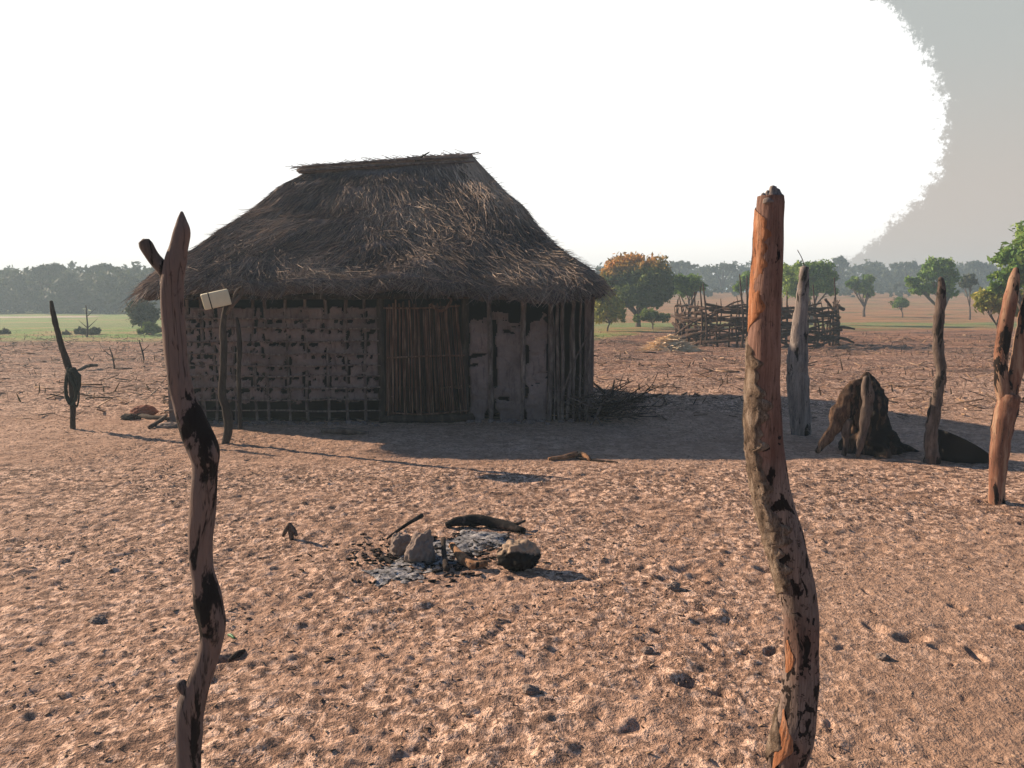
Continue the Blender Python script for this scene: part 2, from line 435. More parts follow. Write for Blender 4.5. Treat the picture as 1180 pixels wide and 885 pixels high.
DX = np.maximum(np.gradient(X, axis=1), np.gradient(Y, axis=0))
H = hfull(X, Y, DX)
# small rise of sand thrown against the hut foot
addprints(H, X, Y)
ny, nx = X.shape
V = np.stack([X, Y, H], -1).reshape(-1, 3)
idx = np.arange(ny*nx).reshape(ny, nx)
Fg = np.stack([idx[:-1, :-1], idx[:-1, 1:], idx[1:, 1:], idx[1:, :-1]], -1).reshape(-1, 4)
g = link('ground', mkmesh('ground', V, Fg, M['ground'])); tag(g, 'pale trodden sandy ground running back to the fields', None, None, 'structure')
def hz(x, y): return float(hfull(np.array([x]), np.array([y]), .012)[0])
def gp(px, py, dz=0):
    q = G(px, py); q.z = hz(q.x, q.y)+dz; return q
def PG(px, py, Y):
    q = P(px, py, Y); return q

# pale sand strip at the foot of the far woods on the left
pv = []; pf = []
for i, x in enumerate(np.linspace(-110, -38, 60)):
    w = 4+2.5*mn.noise(Vector((x*.08, 0, 0)))
    y0 = 70+1.5*mn.noise(Vector((x*.1, 3, 0)))
    pv += [(x, y0, .02), (x, y0+w, .02)]
    if i: pf.append((2*i-2, 2*i, 2*i+1, 2*i-1))
tag(link('path', mkmesh('path', pv, pf, M['path'])), 'thin pale sand track before the far woods', None, None, 'structure')

# ------------------------------------------------------------------ strands (thin flat straws) helper
def strands(P0, P1, W, rndv, bend=None):
    """each straw a bent strip of two quads, seen as a thin blade; returns V,F,R arrays"""
    n = len(P0); d = P1-P0; L = np.linalg.norm(d, axis=1, keepdims=True)+1e-9; t = d/L
    s = np.cross(t, rng.normal(size=(n, 3))); s /= np.linalg.norm(s, axis=1, keepdims=True)+1e-9
    s = s*W[:, None]*.5
    mid = (P0+P1)/2+(bend if bend is not None else 0)
    V = np.stack([P0-s, P0+s, mid+s, mid-s, P1+s*.5, P1-s*.5], 1).reshape(-1, 3)
    b = np.arange(n)[:, None]*6
    F = np.concatenate([b+np.array([[0, 1, 2, 3]]), b+np.array([[3, 2, 4, 5]])], 0)
    return V, F, np.repeat(rndv, 6)
def npmesh(parts):
    Vs, Fs, Rs = [], [], []; n = 0
    for V, F, Rr in parts:
        Vs.append(V); Fs.append(F+n); Rs.append(Rr); n += len(V)
    return np.concatenate(Vs), np.concatenate(Fs), np.concatenate(Rs)

# ------------------------------------------------------------------ the hut
HL = P(196, 480, 10.35).x; HR = P(684, 480, 10.35).x
YF = 10.35; YB = 14.4
hut_o = ((HL+HR)/2, (YF+YB)/2, 0)
hut = root('thatched_hut', hut_o, 'mud and stick hut with a shaggy hipped thatch roof and reed door', 'hut')
RA = np.array([-3.38, 12.55, 3.80]); RB = np.array([-.58, 12.35, 3.93])
RA[:] = P(352, 200, 12.55); RB[:] = P(543, 182, 12.35)
EZ = 1.765
EX0, EX1, EY0, EY1 = P(141, 330, 9.9).x, P(706, 330, 9.85).x, 9.82, 15.1
def eave_pt(u):
    """u in [0,4): side + fraction, rounded rectangle seen from above, front side first"""
    side = int(u) % 4; f = u-int(u); c = .30
    cs = [(EX0, EY0), (EX1, EY0), (EX1, EY1), (EX0, EY1)]
    a = np.array(cs[side]); b = np.array(cs[(side+1) % 4])
    p = a*(1-f)+b*f
    cen = np.array([(EX0+EX1)/2, (EY0+EY1)/2])
    k = abs(2*f-1)**10
    return p+(cen-p)/np.linalg.norm(cen-p)*k*c
def ridge_pt(u):
    side = int(u) % 4; f = u-int(u)
    if side == 0: return RA*(1-f)+RB*f
    if side == 1: return RB
    if side == 2: return RB*(1-f)+RA*f
    return RA
def roof_pt(u, t, off=0.0):
    e = eave_pt(u); r = ridge_pt(u)
    sag = .035*math.sin(u*5.1)+.03*math.sin(u*11.7+1)
    ez = EZ+sag+(.04 if int(u) % 4 == 0 else 0)
    E = np.array([e[0], e[1], ez])
    p = r*(1-t)+E*t
    # steeper at the top, flared at the foot
    xr = min(1, max(0, (p[0]+1.9)/2.2)); p[2] += (-.04*(1-xr)-.07*xr)*math.sin(PI*t)
    p[2] += .07*(1-1.7*xr)*math.sin(PI*min(1, t*3))*(1-t)
    nz = mn.noise(Vector((p[0]*1.3, p[1]*1.3, p[2]*2)))*.07+mn.noise(Vector((p[0]*5, p[1]*5, p[2]*3)))*.03
    p[2] += nz*min(1, t*4)+off
    return p
mb = MB(); NU = 440; NT_ = 46
V = []; Rv = []
for j in range(NT_+1):
    t = j/NT_
    for i in range(NU):
        u = 4*i/NU; p = roof_pt(u, t)
        p[2] += .012*math.sin(t*38+2*mn.noise(Vector((u*3, t*2, 0)))*2)
        V.append(p); Rv.append(.25+.25*random.random())
# cut edge: thickness of the thatch
cen = np.array([(EX0+EX1)/2, (EY0+EY1)/2, 0])
for q, (dz, inn) in enumerate([(-.09, .01), (-.17, .07), (-.12, .35), (.12, .7)]):
    for i in range(NU):
        u = 4*i/NU; p = roof_pt(u, 1.0); d = cen-p; d[2] = 0; d /= np.linalg.norm(d)
        p = p+d*inn; p[2] += dz+.03*mn.noise(Vector((u*18, q, 0))); V.append(p); Rv.append(.12)
F = []
for j in range(NT_+4):
    for i in range(NU):
        a = j*NU+i; b = j*NU+(i+1) % NU
        F.append((a, a+NU, b+NU, b))
roofparts = [(np.array(V), np.array(F), np.array(Rv))]
# straw: tens of thousands lying down the slope, combed unevenly
def roofstraw(n, tmin, tmax, lmin, lmax, lift, wmin, wmax, us=None, rlo=0, rhi=1):
    P0 = np.zeros((n, 3)); P1 = np.zeros((n, 3))
    for i in range(n):
        u = random.uniform(0, 4) if us is None else random.uniform(*us)
        if random.random() < .62: u = random.uniform(0, 1)
        t = random.uniform(tmin, tmax)**.85; l = random.uniform(lmin, lmax)/3.2
        du = (.10*mn.noise(Vector((u*4, t*3, 3)))+random.gauss(0, .035))*.6
        a = roof_pt(u, t); t2 = t+l
        b = roof_pt((u+du*(1 if int(u) % 2 == 0 else 1.6)) % 4, min(t2, 1.0))
        if t2 > 1:
            e = b-roof_pt(u, .97); e /= np.linalg.norm(e)+1e-9; b = b+e*(t2-1)*2.2; b[2] -= (t2-1)*.9
        h0 = random.uniform(-.01, .012); h1 = random.random()**2*lift
        a[2] += h0; b[2] += h1
        P0[i] = a; P1[i] = b
    cl = np.array([mn.noise(Vector((p[0]*1.1, p[1]*.8, p[2]*2.2))) for p in P0])
    rv = np.clip(rng.uniform(rlo, rhi, n)*.75+cl*.45+.1, 0, 1)
    return strands(P0, P1, rng.uniform(wmin, wmax, n), rv)
roofparts.append(roofstraw(40000, .02, .97, .2, .6, .05, .0035, .008))
roofparts.append(roofstraw(6500, .1, .97, .12, .45, .13, .0025, .006, rlo=.6))  # added pale straws paint sunlit streaks on the slope
roofparts.append(roofstraw(3000, .3, .99, .15, .5, .14, .003, .007, us=(.55, 1.15), rlo=.7))  # more painted sun streaks, right-hand part of the slope
# ragged fringe at the eave
n = 9000; P0 = np.zeros((n, 3)); P1 = np.zeros((n, 3))
for i in range(n):
    u = random.uniform(0, 1) if random.random() < .6 else random.uniform(1, 4)
    p = roof_pt(u, random.uniform(.94, 1)); o = roof_pt(u, .8); d = p-o; d /= np.linalg.norm(d)
    p[2] -= random.uniform(0, .15)
    clump = .5+.9*abs(mn.noise(Vector((u*30, 1, 0))))
    P0[i] = p-d*.1; P1[i] = p+d*random.uniform(.03, .17)*clump+np.array([random.gauss(0, .03), random.gauss(0, .02), -random.uniform(0, .07)*clump])
roofparts.append(strands(P0, P1, rng.uniform(.004, .009, n), rng.uniform(.0, .75, n)))
# added pale straws paint a lit sliver on the upper right-hand hip
n = 2600; P0 = np.zeros((n, 3)); P1 = np.zeros((n, 3))
for i in range(n):
    t = random.uniform(.0, .45)*random.uniform(.6, 1); uu = 1+random.gauss(.02, .05+.10*t)
    a = roof_pt(uu % 4, t, .05); b = roof_pt(uu+random.gauss(0, .02), t+random.uniform(.04, .12), .05); P0[i] = a; P1[i] = b
roofparts.append(strands(P0, P1, rng.uniform(.005, .010, n), rng.uniform(.8, 1.2, n)))
# loose tufts along the right-hand hip
n = 900; P0 = np.zeros((n, 3)); P1 = np.zeros((n, 3))
for i in range(n):
    t = random.uniform(.05, 1); p = roof_pt(random.gauss(1, .03) % 4, t)
    P0[i] = p; P1[i] = p+np.array([random.uniform(-.05, .22), random.uniform(-.12, .05), random.uniform(-.16, .05)])
roofparts.append(strands(P0, P1, rng.uniform(.004, .008, n), rng.uniform(.2, 1, n)))
V, F, Rv = npmesh(roofparts)
ro = link('roof', mkmesh('roof', V-np.array(hut_o), F, M['thatch'], True, Rv), hut)
# ridge cap
mb = MB(); pts = []
rl = P(344, 195, 12.5); rr = P(544, 180, 12.35)
for t in np.linspace(0, 1, 12):
    q = rl*(1-t)+rr*t; pts.append((q.x, q.y, q.z-.03+.02*mn.noise(Vector((t*7, 0, 0))), (.07 if t > .05 else .04)))
limb(mb, pts, 5, 14, .25, 5)
V = np.concatenate(mb.V); Rv = np.full(len(V), .35)
quads = [f if len(f) == 4 else (f[0], f[1], f[2], f[2]) for f in mb.F]
mbs = MB(); mbs.V = mb.V; mbs.F = mb.F; mbs.R = [Rv]; mbs.n = mb.n
n = 900
for i in range(n):
    t = random.random(); q = np.array(rl*(1-t)+rr*t); a = random.uniform(-.5, PI*.7)
    c0 = q+np.array([0, -math.cos(a)*.08, math.sin(a)*.07-.03]); l = random.uniform(.1, .35)
    c1 = c0+np.array([l*.6*random.choice((-1, 1)), random.gauss(0, .02), random.gauss(0, .03)])
    if random.random() < .3: c1 = c0+np.array([random.gauss(0, .03), -.1, -.12])
    w = np.array([0, .002, .004])
    mbs.add([c0-w, c0+w, c1+w, c1-w], [(0, 1, 2, 3)], random.random())
rc = mbs.build('ridge_cap', M['ridge'], ro, origin=hut_o)
for k, (o1, o2, dz) in enumerate([((342, 197), (546, 186), 0), ((348, 192), (540, 181), 0)]):
    m2 = MB(); a = P(o1[0], o1[1], 12.36+.03*k); b = P(o2[0], o2[1], 12.2+.03*k)
    limb(m2, [(a.x, a.y, a.z, .016), ((a.x+b.x)/2, (a.y+b.y)/2, (a.z+b.z)/2+.015, .018), (b.x, b.y, b.z, .015)], 8, 6, .15)
    m2.build('ridge_pole', M['stick'], ro, origin=hut_o)
m2 = MB(); plimb(m2, [(478, 186, 2), (487, 180, 2), (495, 175, 1)], 12.3, sides=5); m2.build('twig', M['darkwood'], ro, origin=hut_o)

# wall: mud panels as real crumbling sheets with holes, sticks in front of and inside them
def mudpanel(name, x0, x1, z0, z1, yf, holefn, depth=.10, step=.014):
    nx = int((x1-x0)/step); nz = int((z1-z0)/step)
    xx, zz = np.meshgrid(np.linspace(x0, x1, nx), np.linspace(z0, z1, nz))
    d = .06*(fbm(xx/.5, zz/.4, 3, 2)-.5)+.04*(fbm(xx/.07, zz/.06, 3, 4)-.5)
    hole = holefn(xx, zz)
    yy = yf-d+np.clip(hole-.35, 0, 1)*.10
    V1 = np.stack([xx, yy, zz], -1).reshape(-1, 3)
    idx = np.arange(nx*nz).reshape(nz, nx)
    keep = (hole[:-1, :-1]+hole[1:, 1:]) < 1.1
    F1 = np.stack([idx[:-1, :-1], idx[:-1, 1:], idx[1:, 1:], idx[1:, :-1]], -1)[keep]
    V = V1-np.array(hut_o)
    return link(name, mkmesh(name, V, F1, M['mud'], True, np.full(len(V), .5)), hut)
rows = [P(300, y, YF-.03).z for y in (367, 378.5, 393, 407.5, 420.5, 433, 447, 460, 473)]
sx_ = [P(x, 400, YF).x for x in (218, 232, 246, 268, 292, 306, 330, 352, 376, 398, 420)]
def holes_left(x, z):
    h = np.zeros_like(x)
    for r in rows:
        dz = r-z
        amt = .22+np.clip((fbm(x/.055+r*9, z/.08+r*3, 3, 1)-.52)*4.6, 0, 1)*.9+.2*sst(.8, .3, z)
        h = np.maximum(h, amt*np.exp(-((dz-.036)/.040)**2))
    for s in sx_:
        dd = np.abs(x-s+.02*(fbm(z/.2, x*0+s, 2, 3)-.5))
        h = np.maximum(h, np.exp(-(dd/.065)**2)*(.1+np.clip((fbm(z/.08+s*7, x/.06, 3, 5)-.46)*4.2, 0, 1)*.95))
    h = h*1.16
    h = np.maximum(h, sst(.42, .16, z)*(.45+1.0*fbm(x/.22, z/.12, 3, 6)))
    h = np.maximum(h, sst(1.47, 1.53, z+.05*(fbm(x/.12, z/.1, 2, 3)-.5))*1.3)
    h = np.maximum(h, sst(DX0-.13, DX0-.02, x)*(.3+1.2*fbm(x/.1, z/.14, 2, 7)))
    return h
DX0 = P(442, 400, YF).x; DX1 = P(534, 400, YF).x
mudpanel('mud_wall', HL, DX0-.03, -.05, 1.72, YF, holes_left)
SX1 = P(642, 400, YF).x
pr = [P(x, 400, YF).x for x in (565, 603, 634)]
def holes_right(x, z):
    h = np.zeros_like(x)
    for s in pr:
        dd = np.abs(x-s-.04+.05*(fbm(z/.25, x*0+s, 2, 3)-.5))
        h = np.maximum(h, np.exp(-(dd/.06)**2)*(.35+np.clip((fbm(z/.12+s*7, x/.09, 3, 5)-.34)*3.4, 0, 1)*.8))
    h = np.maximum(h, sst(.32, .02, z)*sst(.16, .04, np.abs(x-pr[0]-.02))*1.2)
    h = np.maximum(h, sst(1.1, 1.5, z)*(.25+1.15*fbm(x/.09, z/.10, 3, 6))); h = np.maximum(h, sst(1.50, 1.57, z)*1.3)
    h = np.maximum(h, (.75*fbm(x/.3, z/.03, 2, 2))*(fbm(x/.3, z/.16, 2, 1) > .62)*1.1)
    h = np.maximum(h, sst(SX1-.24, SX1, x)*(.4+1.3*fbm(x/.1, z/.18, 2, 7)))
    h = np.maximum(h, sst(DX1+.16, DX1+.0, x)*(.35+1.25*fbm(x/.1, z/.14, 2, 7)))
    return h
mudpanel('mud_wall', DX1+.03, SX1+.06, -.05, 1.72, YF-.01, holes_right)
# closed back and side walls (one ring), sunlit from behind-left
m2 = MB()
def wallbox(x0, x1, y0, y1, z0, z1):
    m2.add([(x0, y0, z0), (x1, y0, z0), (x1, y1, z0), (x0, y1, z0), (x0, y0, z1), (x1, y0, z1), (x1, y1, z1), (x0, y1, z1)],
           [(0, 1, 5, 4), (1, 2, 6, 5), (2, 3, 7, 6), (3, 0, 4, 7), (4, 5, 6, 7), (3, 2, 1, 0)])
wallbox(HL-.02, HL+.10, YF+.02, YB, -.05, 1.98); wallbox(HR-.12, HR, YF+.05, YB, -.05, 1.98); wallbox(HL-.02, HR, YB+.002, YB+.12, -.05, 2.05)
m2.build('back_wall', M['mud'], hut, smooth=False)
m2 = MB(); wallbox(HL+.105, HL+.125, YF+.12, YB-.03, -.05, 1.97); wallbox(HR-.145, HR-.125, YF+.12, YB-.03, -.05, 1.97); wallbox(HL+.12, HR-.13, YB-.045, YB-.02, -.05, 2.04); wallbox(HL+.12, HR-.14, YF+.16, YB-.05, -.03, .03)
m2.build('shade_lining', M['iron'], hut, smooth=False)  # added near-black liner and floor darken the interior as shade would
# wattle rods across the left part
for k, r in enumerate(rows):
    m2 = MB(); a = []
    x = HL-.05
    while x < DX0-.05:
        a.append((x, YF-.05-.008*random.random(), r+random.gauss(0, .008), random.uniform(.009, .013))); x += .5
    a.append((DX0-.03, YF-.035, r+random.gauss(0, .006), .008))
    limb(m2, a, 4, 6, .15, 12, rnd=random.random()*.4); m2.build('wattle_rod', M['stick'], hut)
# poles inside / beside the mud
for s in sx_+pr:
    m2 = MB(); w = .032 if s in pr else .022
    dy = -.01 if s in pr else .03
    limb(m2, [(s+random.gauss(0, .01), YF+dy, z, w*random.uniform(.85, 1.15)) for z in (-.06, .3, .7, 1.1, 1.5, 1.82)], 4, 8, .15, 6, rnd=random.uniform(.1, .6))
    m2.build('pole', M['stick'], hut)
for s, w in ((DX0-.02, .05), (DX1+.03, .05)):
    m2 = MB(); limb(m2, [(s+random.gauss(0, .008), YF+.0, z, w) for z in (-.06, .5, 1.0, 1.5, 1.85)], 4, 10, .12, 6); m2.build('door_post', M['darkwood'], hut)
# bare sticks at the right-hand end
x = SX1-.02; i = 0
while x < HR-.04:
    m2 = MB(); w = random.uniform(.010, .026); ln = random.gauss(0, .02)
    limb(m2, [(x+ln*z+random.gauss(0, .008), YF-.02+random.uniform(-.02, .03), z, w) for z in (-.06, .35, .8, 1.2, 1.6, 1.84)], 3, 7, .15, 7, rnd=random.uniform(0, .9))
    m2.build('wall_stick', M['stick'], hut); x += random.uniform(.045, .085); i += 1
m2 = MB(); limb(m2, [(SX1+.02, YF-.05, .2, .012), (SX1+.2, YF-.06, .75, .012), (HR-.03, YF-.05, 1.25, .009)], 4, 6, .1); m2.build('wall_stick', M['stick'], hut)
# top plate under the eave
m2 = MB(); limb(m2, [(HL-.12, YF-.02, 1.63, .035), ((HL+HR)/2, YF-.03, 1.64, .04), (P(610, 330, YF).x, YF-.03, 1.66, .035), (HR+.12, YF-.02, 1.67, .03)], 8, 8, .12)
m2.build('top_plate', M['darkwood'], hut)
m2 = MB(); limb(m2, [(DX1-.1, YF-.07, 1.62, .013), (HR-.25, YF-.07, 1.655, .012)], 8, 6, .12); m2.build('binding_pole', M['reed'], hut)
# rafters poking below the thatch
for k in range(14):
    x = HL+.1+(HR-HL-.2)*k/13+random.gauss(0, .04); m2 = MB()
    limb(m2, [(x, YF+.2, 1.86, .022), (x+random.gauss(0, .02), EY0+.12, 1.60, .018)], 3, 6, .1); m2.build('rafter', M['darkwood'], hut)
# reed door: one mesh of reeds, held by cross bars
door_b = MB()
nr = 38
for k in range(nr):
    f = (k+.5)/nr; x = DX0+.04+(DX1-DX0-.06)*f+random.gauss(0, .004)
    lean = .10*f-.02; w = random.uniform(.007, .0135)
    top = 1.57+random.uniform(-.09, .06)-(.05 if .5 < f < .7 else 0); bot = .11+random.uniform(-.03, .05)
    yy = YF-.05+random.uniform(-.012, .02)
    if random.random() < .12: yy += .03
    limb(door_b, [(x+lean*(1-z)+random.gauss(0, .004), yy, z, w) for z in (bot, .5, .9, 1.3, top)], 2, 6, .1, 9, rnd=min(1, max(0, random.gauss(.4, .45))))
door = door_b.build('door', M['reed'], hut)
for z in (.14, .86, 1.5):
    m2 = MB(); limb(m2, [(DX0+.05+.06*(1-z), YF-.072, z-.01, .013), ((DX0+DX1)/2, YF-.075, z+random.gauss(0, .012), .012), (DX1+.0+.08*(1-z), YF-.07, z+.02, .011)], 5, 6, .12, rnd=.2)
    o = m2.build('cross_bar', M['reed'], door, origin=hut_o)
m2 = MB(); q = [(496, 350, 3), (506, 358, 4), (514, 355, 4), (520, 346, 3), (516, 342, 2)]
plimb(m2, q, YF-.09, per=3, sides=6, rnd=.2); m2.build('tie', M['reed'], door, origin=hut_o)
m2 = MB(); limb(m2, [(DX0-.05, YF-.02, .05, .06), (DX1+.12, YF-.03, .055, .065)], 8, 8, .15); m2.build('threshold', M['darkwood'], hut)
# low crumbled mud foot along the left wall
n_ = 70; V = []; F = []
m2 = MB()
for k in range(150):
    x = random.uniform(HL, HR-.3); y = YF-.05-abs(random.gauss(0, .10)); r = random.uniform(.015, .05)
    if DX0-.05 < x < DX1+.05: continue
    c = Vector((x, y, hz(x, y)+r*.2)); vs = []
    import itertools
    for a in range(6):
        for b in range(1, 4):
            th = 2*PI*a/6; ph = PI*b/4
            q = Vector((math.cos(th)*math.sin(ph), math.sin(th)*math.sin(ph), math.cos(ph)*.7)); q *= r*(1+.35*mn.noise(q*2+c*9))
            vs.append(c+q)
    fs = [(a*3+b, ((a+1) % 6)*3+b, ((a+1) % 6)*3+b+1, a*3+b+1) for a in range(6) for b in range(2)]
    fs.append(tuple(a*3 for a in range(6))[::-1]); m2.add(vs, fs)
crumbs = m2.build('mud_crumbs', M['mud'], None, origin=(0, 0, 0)); tag(crumbs, 'fallen mud crumbs strewn along the foot of the hut wall', 'mud crumbs', None, 'stuff')

# ------------------------------------------------------------------ foreground posts
def tube_from_outline(mb, rows, Y, **kw):
    pts = [((a+b)/2, y, (b-a)) for (y, a, b) in rows]
    return plimb(mb, pts, Y, **kw)
YL = 2.42
bl = P(217, 905, YL)
pl = root('forked_post', (bl.x, YL, 0), 'tall crooked dark post with forked top nearest the camera on the left', 'post', 'bare wooden posts stuck in the sand')
mb = MB()
b0 = P(214, 925, YL)
rowsL = [(938, 200, 231), (885, 203, 231), (850, 203, 233), (813, 205, 236), (774, 220, 248), (743, 230, 256), (718, 229, 260), (696, 224, 257), (657, 219, 246), (618, 217, 246), (575, 220, 250), (540, 222, 251), (520, 218, 252), (491, 207, 240), (460, 199, 225), (440, 194, 220), (410, 190, 215), (379, 188, 213), (345, 186, 211), (320, 187, 212), (300, 190, 215), (286, 195, 216.5), (267, 200, 219), (254, 204, 215), (244, 208, 211)]
tube_from_outline(mb, rowsL, YL, per=7, sides=40, rough=.05, nscale=9, fine=.05)
stem = mb.build('trunk', M['post_left'], pl)
mb = MB(); plimb(mb, [(196, 325, 18), (187, 309, 16), (177, 297, 15), (169, 284, 16), (166, 278, 13)], YL, per=7, sides=24, rough=.12, nscale=16, fine=.05)
mb.build('prong', M['greybrown'], pl)
mb = MB(); plimb(mb, [(217, 800, 12), (210, 790, 13), (208, 785, 9)], YL-.01, per=5, sides=16, rough=.1, nscale=16); mb.build('stub', M['post_left'], pl)

YR = 2.3
br = P(907, 925, YR)
prt = root('bark_post', (br.x, YR, 0), 'thick crooked post with flaking bark and peeled wood painted sunlit orange, nearest on the right', 'post', 'bare wooden posts stuck in the sand')
rowsR = [(950, 872, 922), (885, 884, 929), (852, 888, 937), (813, 898, 942), (774, 903, 944), (735, 904, 944), (696, 900, 942), (657, 890, 935), (618, 878.5, 925), (579, 869, 914), (540, 863, 906), (505, 860, 901), (469, 860, 899.6), (431, 862, 898), (385, 863, 899), (354, 864.5, 899.5), (320, 866, 901), (296, 868, 901.5), (260, 870, 902), (238, 871.5, 903), (226, 873, 902)]
mb = MB(); tube_from_outline(mb, rowsR, YR, per=8, sides=48, rough=.04, nscale=10, ends='flat', fine=.03)
mb.build('trunk', M['post_right'], prt)
# broken, hollow top: ragged splinters standing round the rim
mb = MB()
for (px, py, w, dy) in [(879, 223, 9, .0), (884, 220, 9, .015), (890, 215, 13, .015), (895, 218, 11, .01), (900, 224, 6, .0), (886, 228, 12, -.025), (893, 228, 12, -.02)]:
    a = P(px, 234, YR+dy); b = P(px, py, YR+dy)
    limb(mb, [(a.x, a.y, a.z, pxm(w/2+1, YR)), ((a.x+b.x)/2, a.y, (a.z+b.z)/2, pxm(w/2, YR)), (b.x+.002, b.y, b.z, pxm(w/4, YR))], 4, 14, .35, 40)
mb.build('broken_top', M['greywood'], prt)
# bark plates: separate thick shell wrapped over the left face
def barkshell(zrows, a0, a1, name='bark', mat=None, thick=.0075):
    mb = MB(); ring = 22; V = []; F = []; n = 0
    L = catmull([np.array([*P((a+b)/2, y, YR), pxm((b-a)/2, YR)]) for (y, a, b) in zrows], 18)
    for i, p in enumerate(L):
        w0 = a0+.25*mn.noise(Vector((0, 0, p[2]*14))); w1 = a1+.7*mn.noise(Vector((5, 0, p[2]*9)))+.3*mn.noise(Vector((5, 9, p[2]*30))); e_ = min(1, (i+1)/16, (len(L)-i)/16)**.6; w1 = w0+max(.15, w1-w0)*e_*(.85+.4*abs(mn.noise(Vector((7, 7, p[2]*25)))))
        for k in range(ring+1):
            th = w0+(w1-w0)*k/ring
            edge = min(k, ring-k, i, len(L)-1-i)
            th_ = thick*min(1, edge/2)+.001
            q = Vector((math.cos(th), math.sin(th), p[2]*2.2))
            nn = mn.noise(Vector((q.x*9, q.y*9, p[2]*26)))
            cr = abs(mn.noise(Vector((q.x*15+4, q.y*15, p[2]*12))))
            r = p[3]*1.0+th_*(.7+.7*nn)-thick*.47*max(0, 1-cr*7)*min(1, edge/2)
            V.append((p[0]+math.cos(th)*r, p[1]+math.sin(th)*r, p[2]))
    m_ = ring+1
    for i in range(len(L)-1):
        for k in range(ring): a = i*m_+k; F.append((a, a+1, a+m_+1, a+m_))
    mb.add(V, F); return mb.build(name, mat or M['roughbark'], prt)
barkshell([r for r in rowsR if 385 <= r[0] <= 700], PI*.62, PI*1.46)
barkshell([r for r in rowsR if 780 <= r[0] <= 885], PI*.75, PI*1.2)
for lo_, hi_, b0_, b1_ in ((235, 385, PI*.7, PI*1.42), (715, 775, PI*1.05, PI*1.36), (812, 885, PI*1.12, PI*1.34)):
    barkshell([r for r in rowsR if lo_ <= r[0] <= hi_], b0_, b1_, 'sunlit_peeled_patch', M['sunlit_peel'], .0022)  # peeled wood, its orange painted in as sunlight on the left face

# ------------------------------------------------------------------ other posts
def simplepost(name, pts, Y, mat, label, group='bare wooden posts stuck in the sand', extra=None, sides=16, per=5, rough=.12):
    b = P(pts[0][0], pts[0][1], Y); o = (b.x, Y, 0)
    p2 = [(pts[0][0]-(pts[1][0]-pts[0][0])*.1, pts[0][1]+8, pts[0][2])]+list(pts)
    if extra is None:
        mb = MB(); plimb(mb, p2, Y, per=per, sides=sides, rough=rough, nscale=14, fine=.06)
        return tag(mb.build(name, mat, None, origin=o), label, 'post', group)
    r = root(name, o, label, 'post', group)
    mb = MB(); plimb(mb, p2, Y, per=per, sides=sides, rough=rough, nscale=14, fine=.06); mb.build('trunk', mat, r)
    for nm, pp, mt in extra:
        mb = MB(); plimb(mb, pp, Y, per=5, sides=max(8, sides-4), rough=rough, nscale=14); mb.build(nm, mt, r)
    return r
simplepost('thin_post', [(84, 495, 6), (84, 470, 6), (83, 445, 7), (80, 427, 8), (73, 405, 7), (67, 385, 6), (62, 365, 6), (59, 347, 4)], G(84, 495).y, M['darkwood'],
           'thin leaning post at far left with a dark cord hung on it')
simplepost('forked_stick', [(260, 510, 9), (263, 495, 10), (262, 475, 11), (256, 455, 9), (257, 425, 8), (258, 400, 8), (257, 375, 7), (261, 350, 6), (264, 342, 5)], G(260, 510).y, M['darkwood'],
           'crooked forked stick before the hut wall, pale box wedged in its top',
           extra=[('prong', [(260, 362, 5), (269, 350, 5), (277, 340, 4), (279, 330, 3)], M['bark']), ('prong', [(264, 348, 4), (262, 338, 4), (256, 326, 2)], M['bark']),
                  ('twig', [(268, 350, 3), (272, 336, 3), (280, 331, 2.5), (278, 341, 2.5), (270, 348, 2)], M['bark'])], sides=14)
simplepost('thin_stick', [(277, 494, 5), (276, 460, 5), (275, 430, 5), (276, 400, 6), (275, 380, 5), (273, 366, 3)], G(277, 494).y, M['darkwood'],
           'thin straight stick standing close against the left hut wall', sides=10)
simplepost('grey_post', [(923, 500, 22), (922, 480, 24), (920, 450, 25), (919, 430, 24), (919, 412, 23), (921, 385, 18), (924, 350, 14), (926, 325, 12), (927, 308, 9)], G(923, 500).y, M['greywood'],
           'weathered pale grey post narrowing upwards, beside the stump', extra=[('wire', [(927, 314, 1.2), (925, 300, 1), (919, 288, .8)], M['darkwood'])], sides=24)
simplepost('knobbly_post', [(1074, 533, 16), (1073, 515, 15), (1074, 490, 14), (1080, 455, 13), (1084, 428, 12), (1081, 400, 11), (1082, 370, 11), (1084, 345, 11), (1085, 330, 9), (1084, 320, 5)], G(1074, 533).y, M['greybrown'],
           'slim knobbly brown post between the stump and the dark basin', rough=.2)
yr3 = G(1148, 578).y
simplepost('split_post', [(1148, 577, 17), (1150, 540, 19), (1154, 500, 22), (1160, 470, 24), (1163, 455, 24)], yr3, M['redpost'],
           'reddish forked post at the right edge of the yard', extra=[
               ('branch', [(1160, 470, 18), (1155, 445, 15), (1153, 420, 14), (1156, 390, 15), (1160, 365, 15), (1165, 340, 14), (1169, 320, 11), (1171, 309, 5)], M['redpost']),
               ('branch', [(1160, 478, 18), (1166, 450, 15), (1172, 420, 15), (1177, 390, 14), (1183, 355, 13), (1190, 325, 9)], M['redpost'])], sides=20, rough=.1)

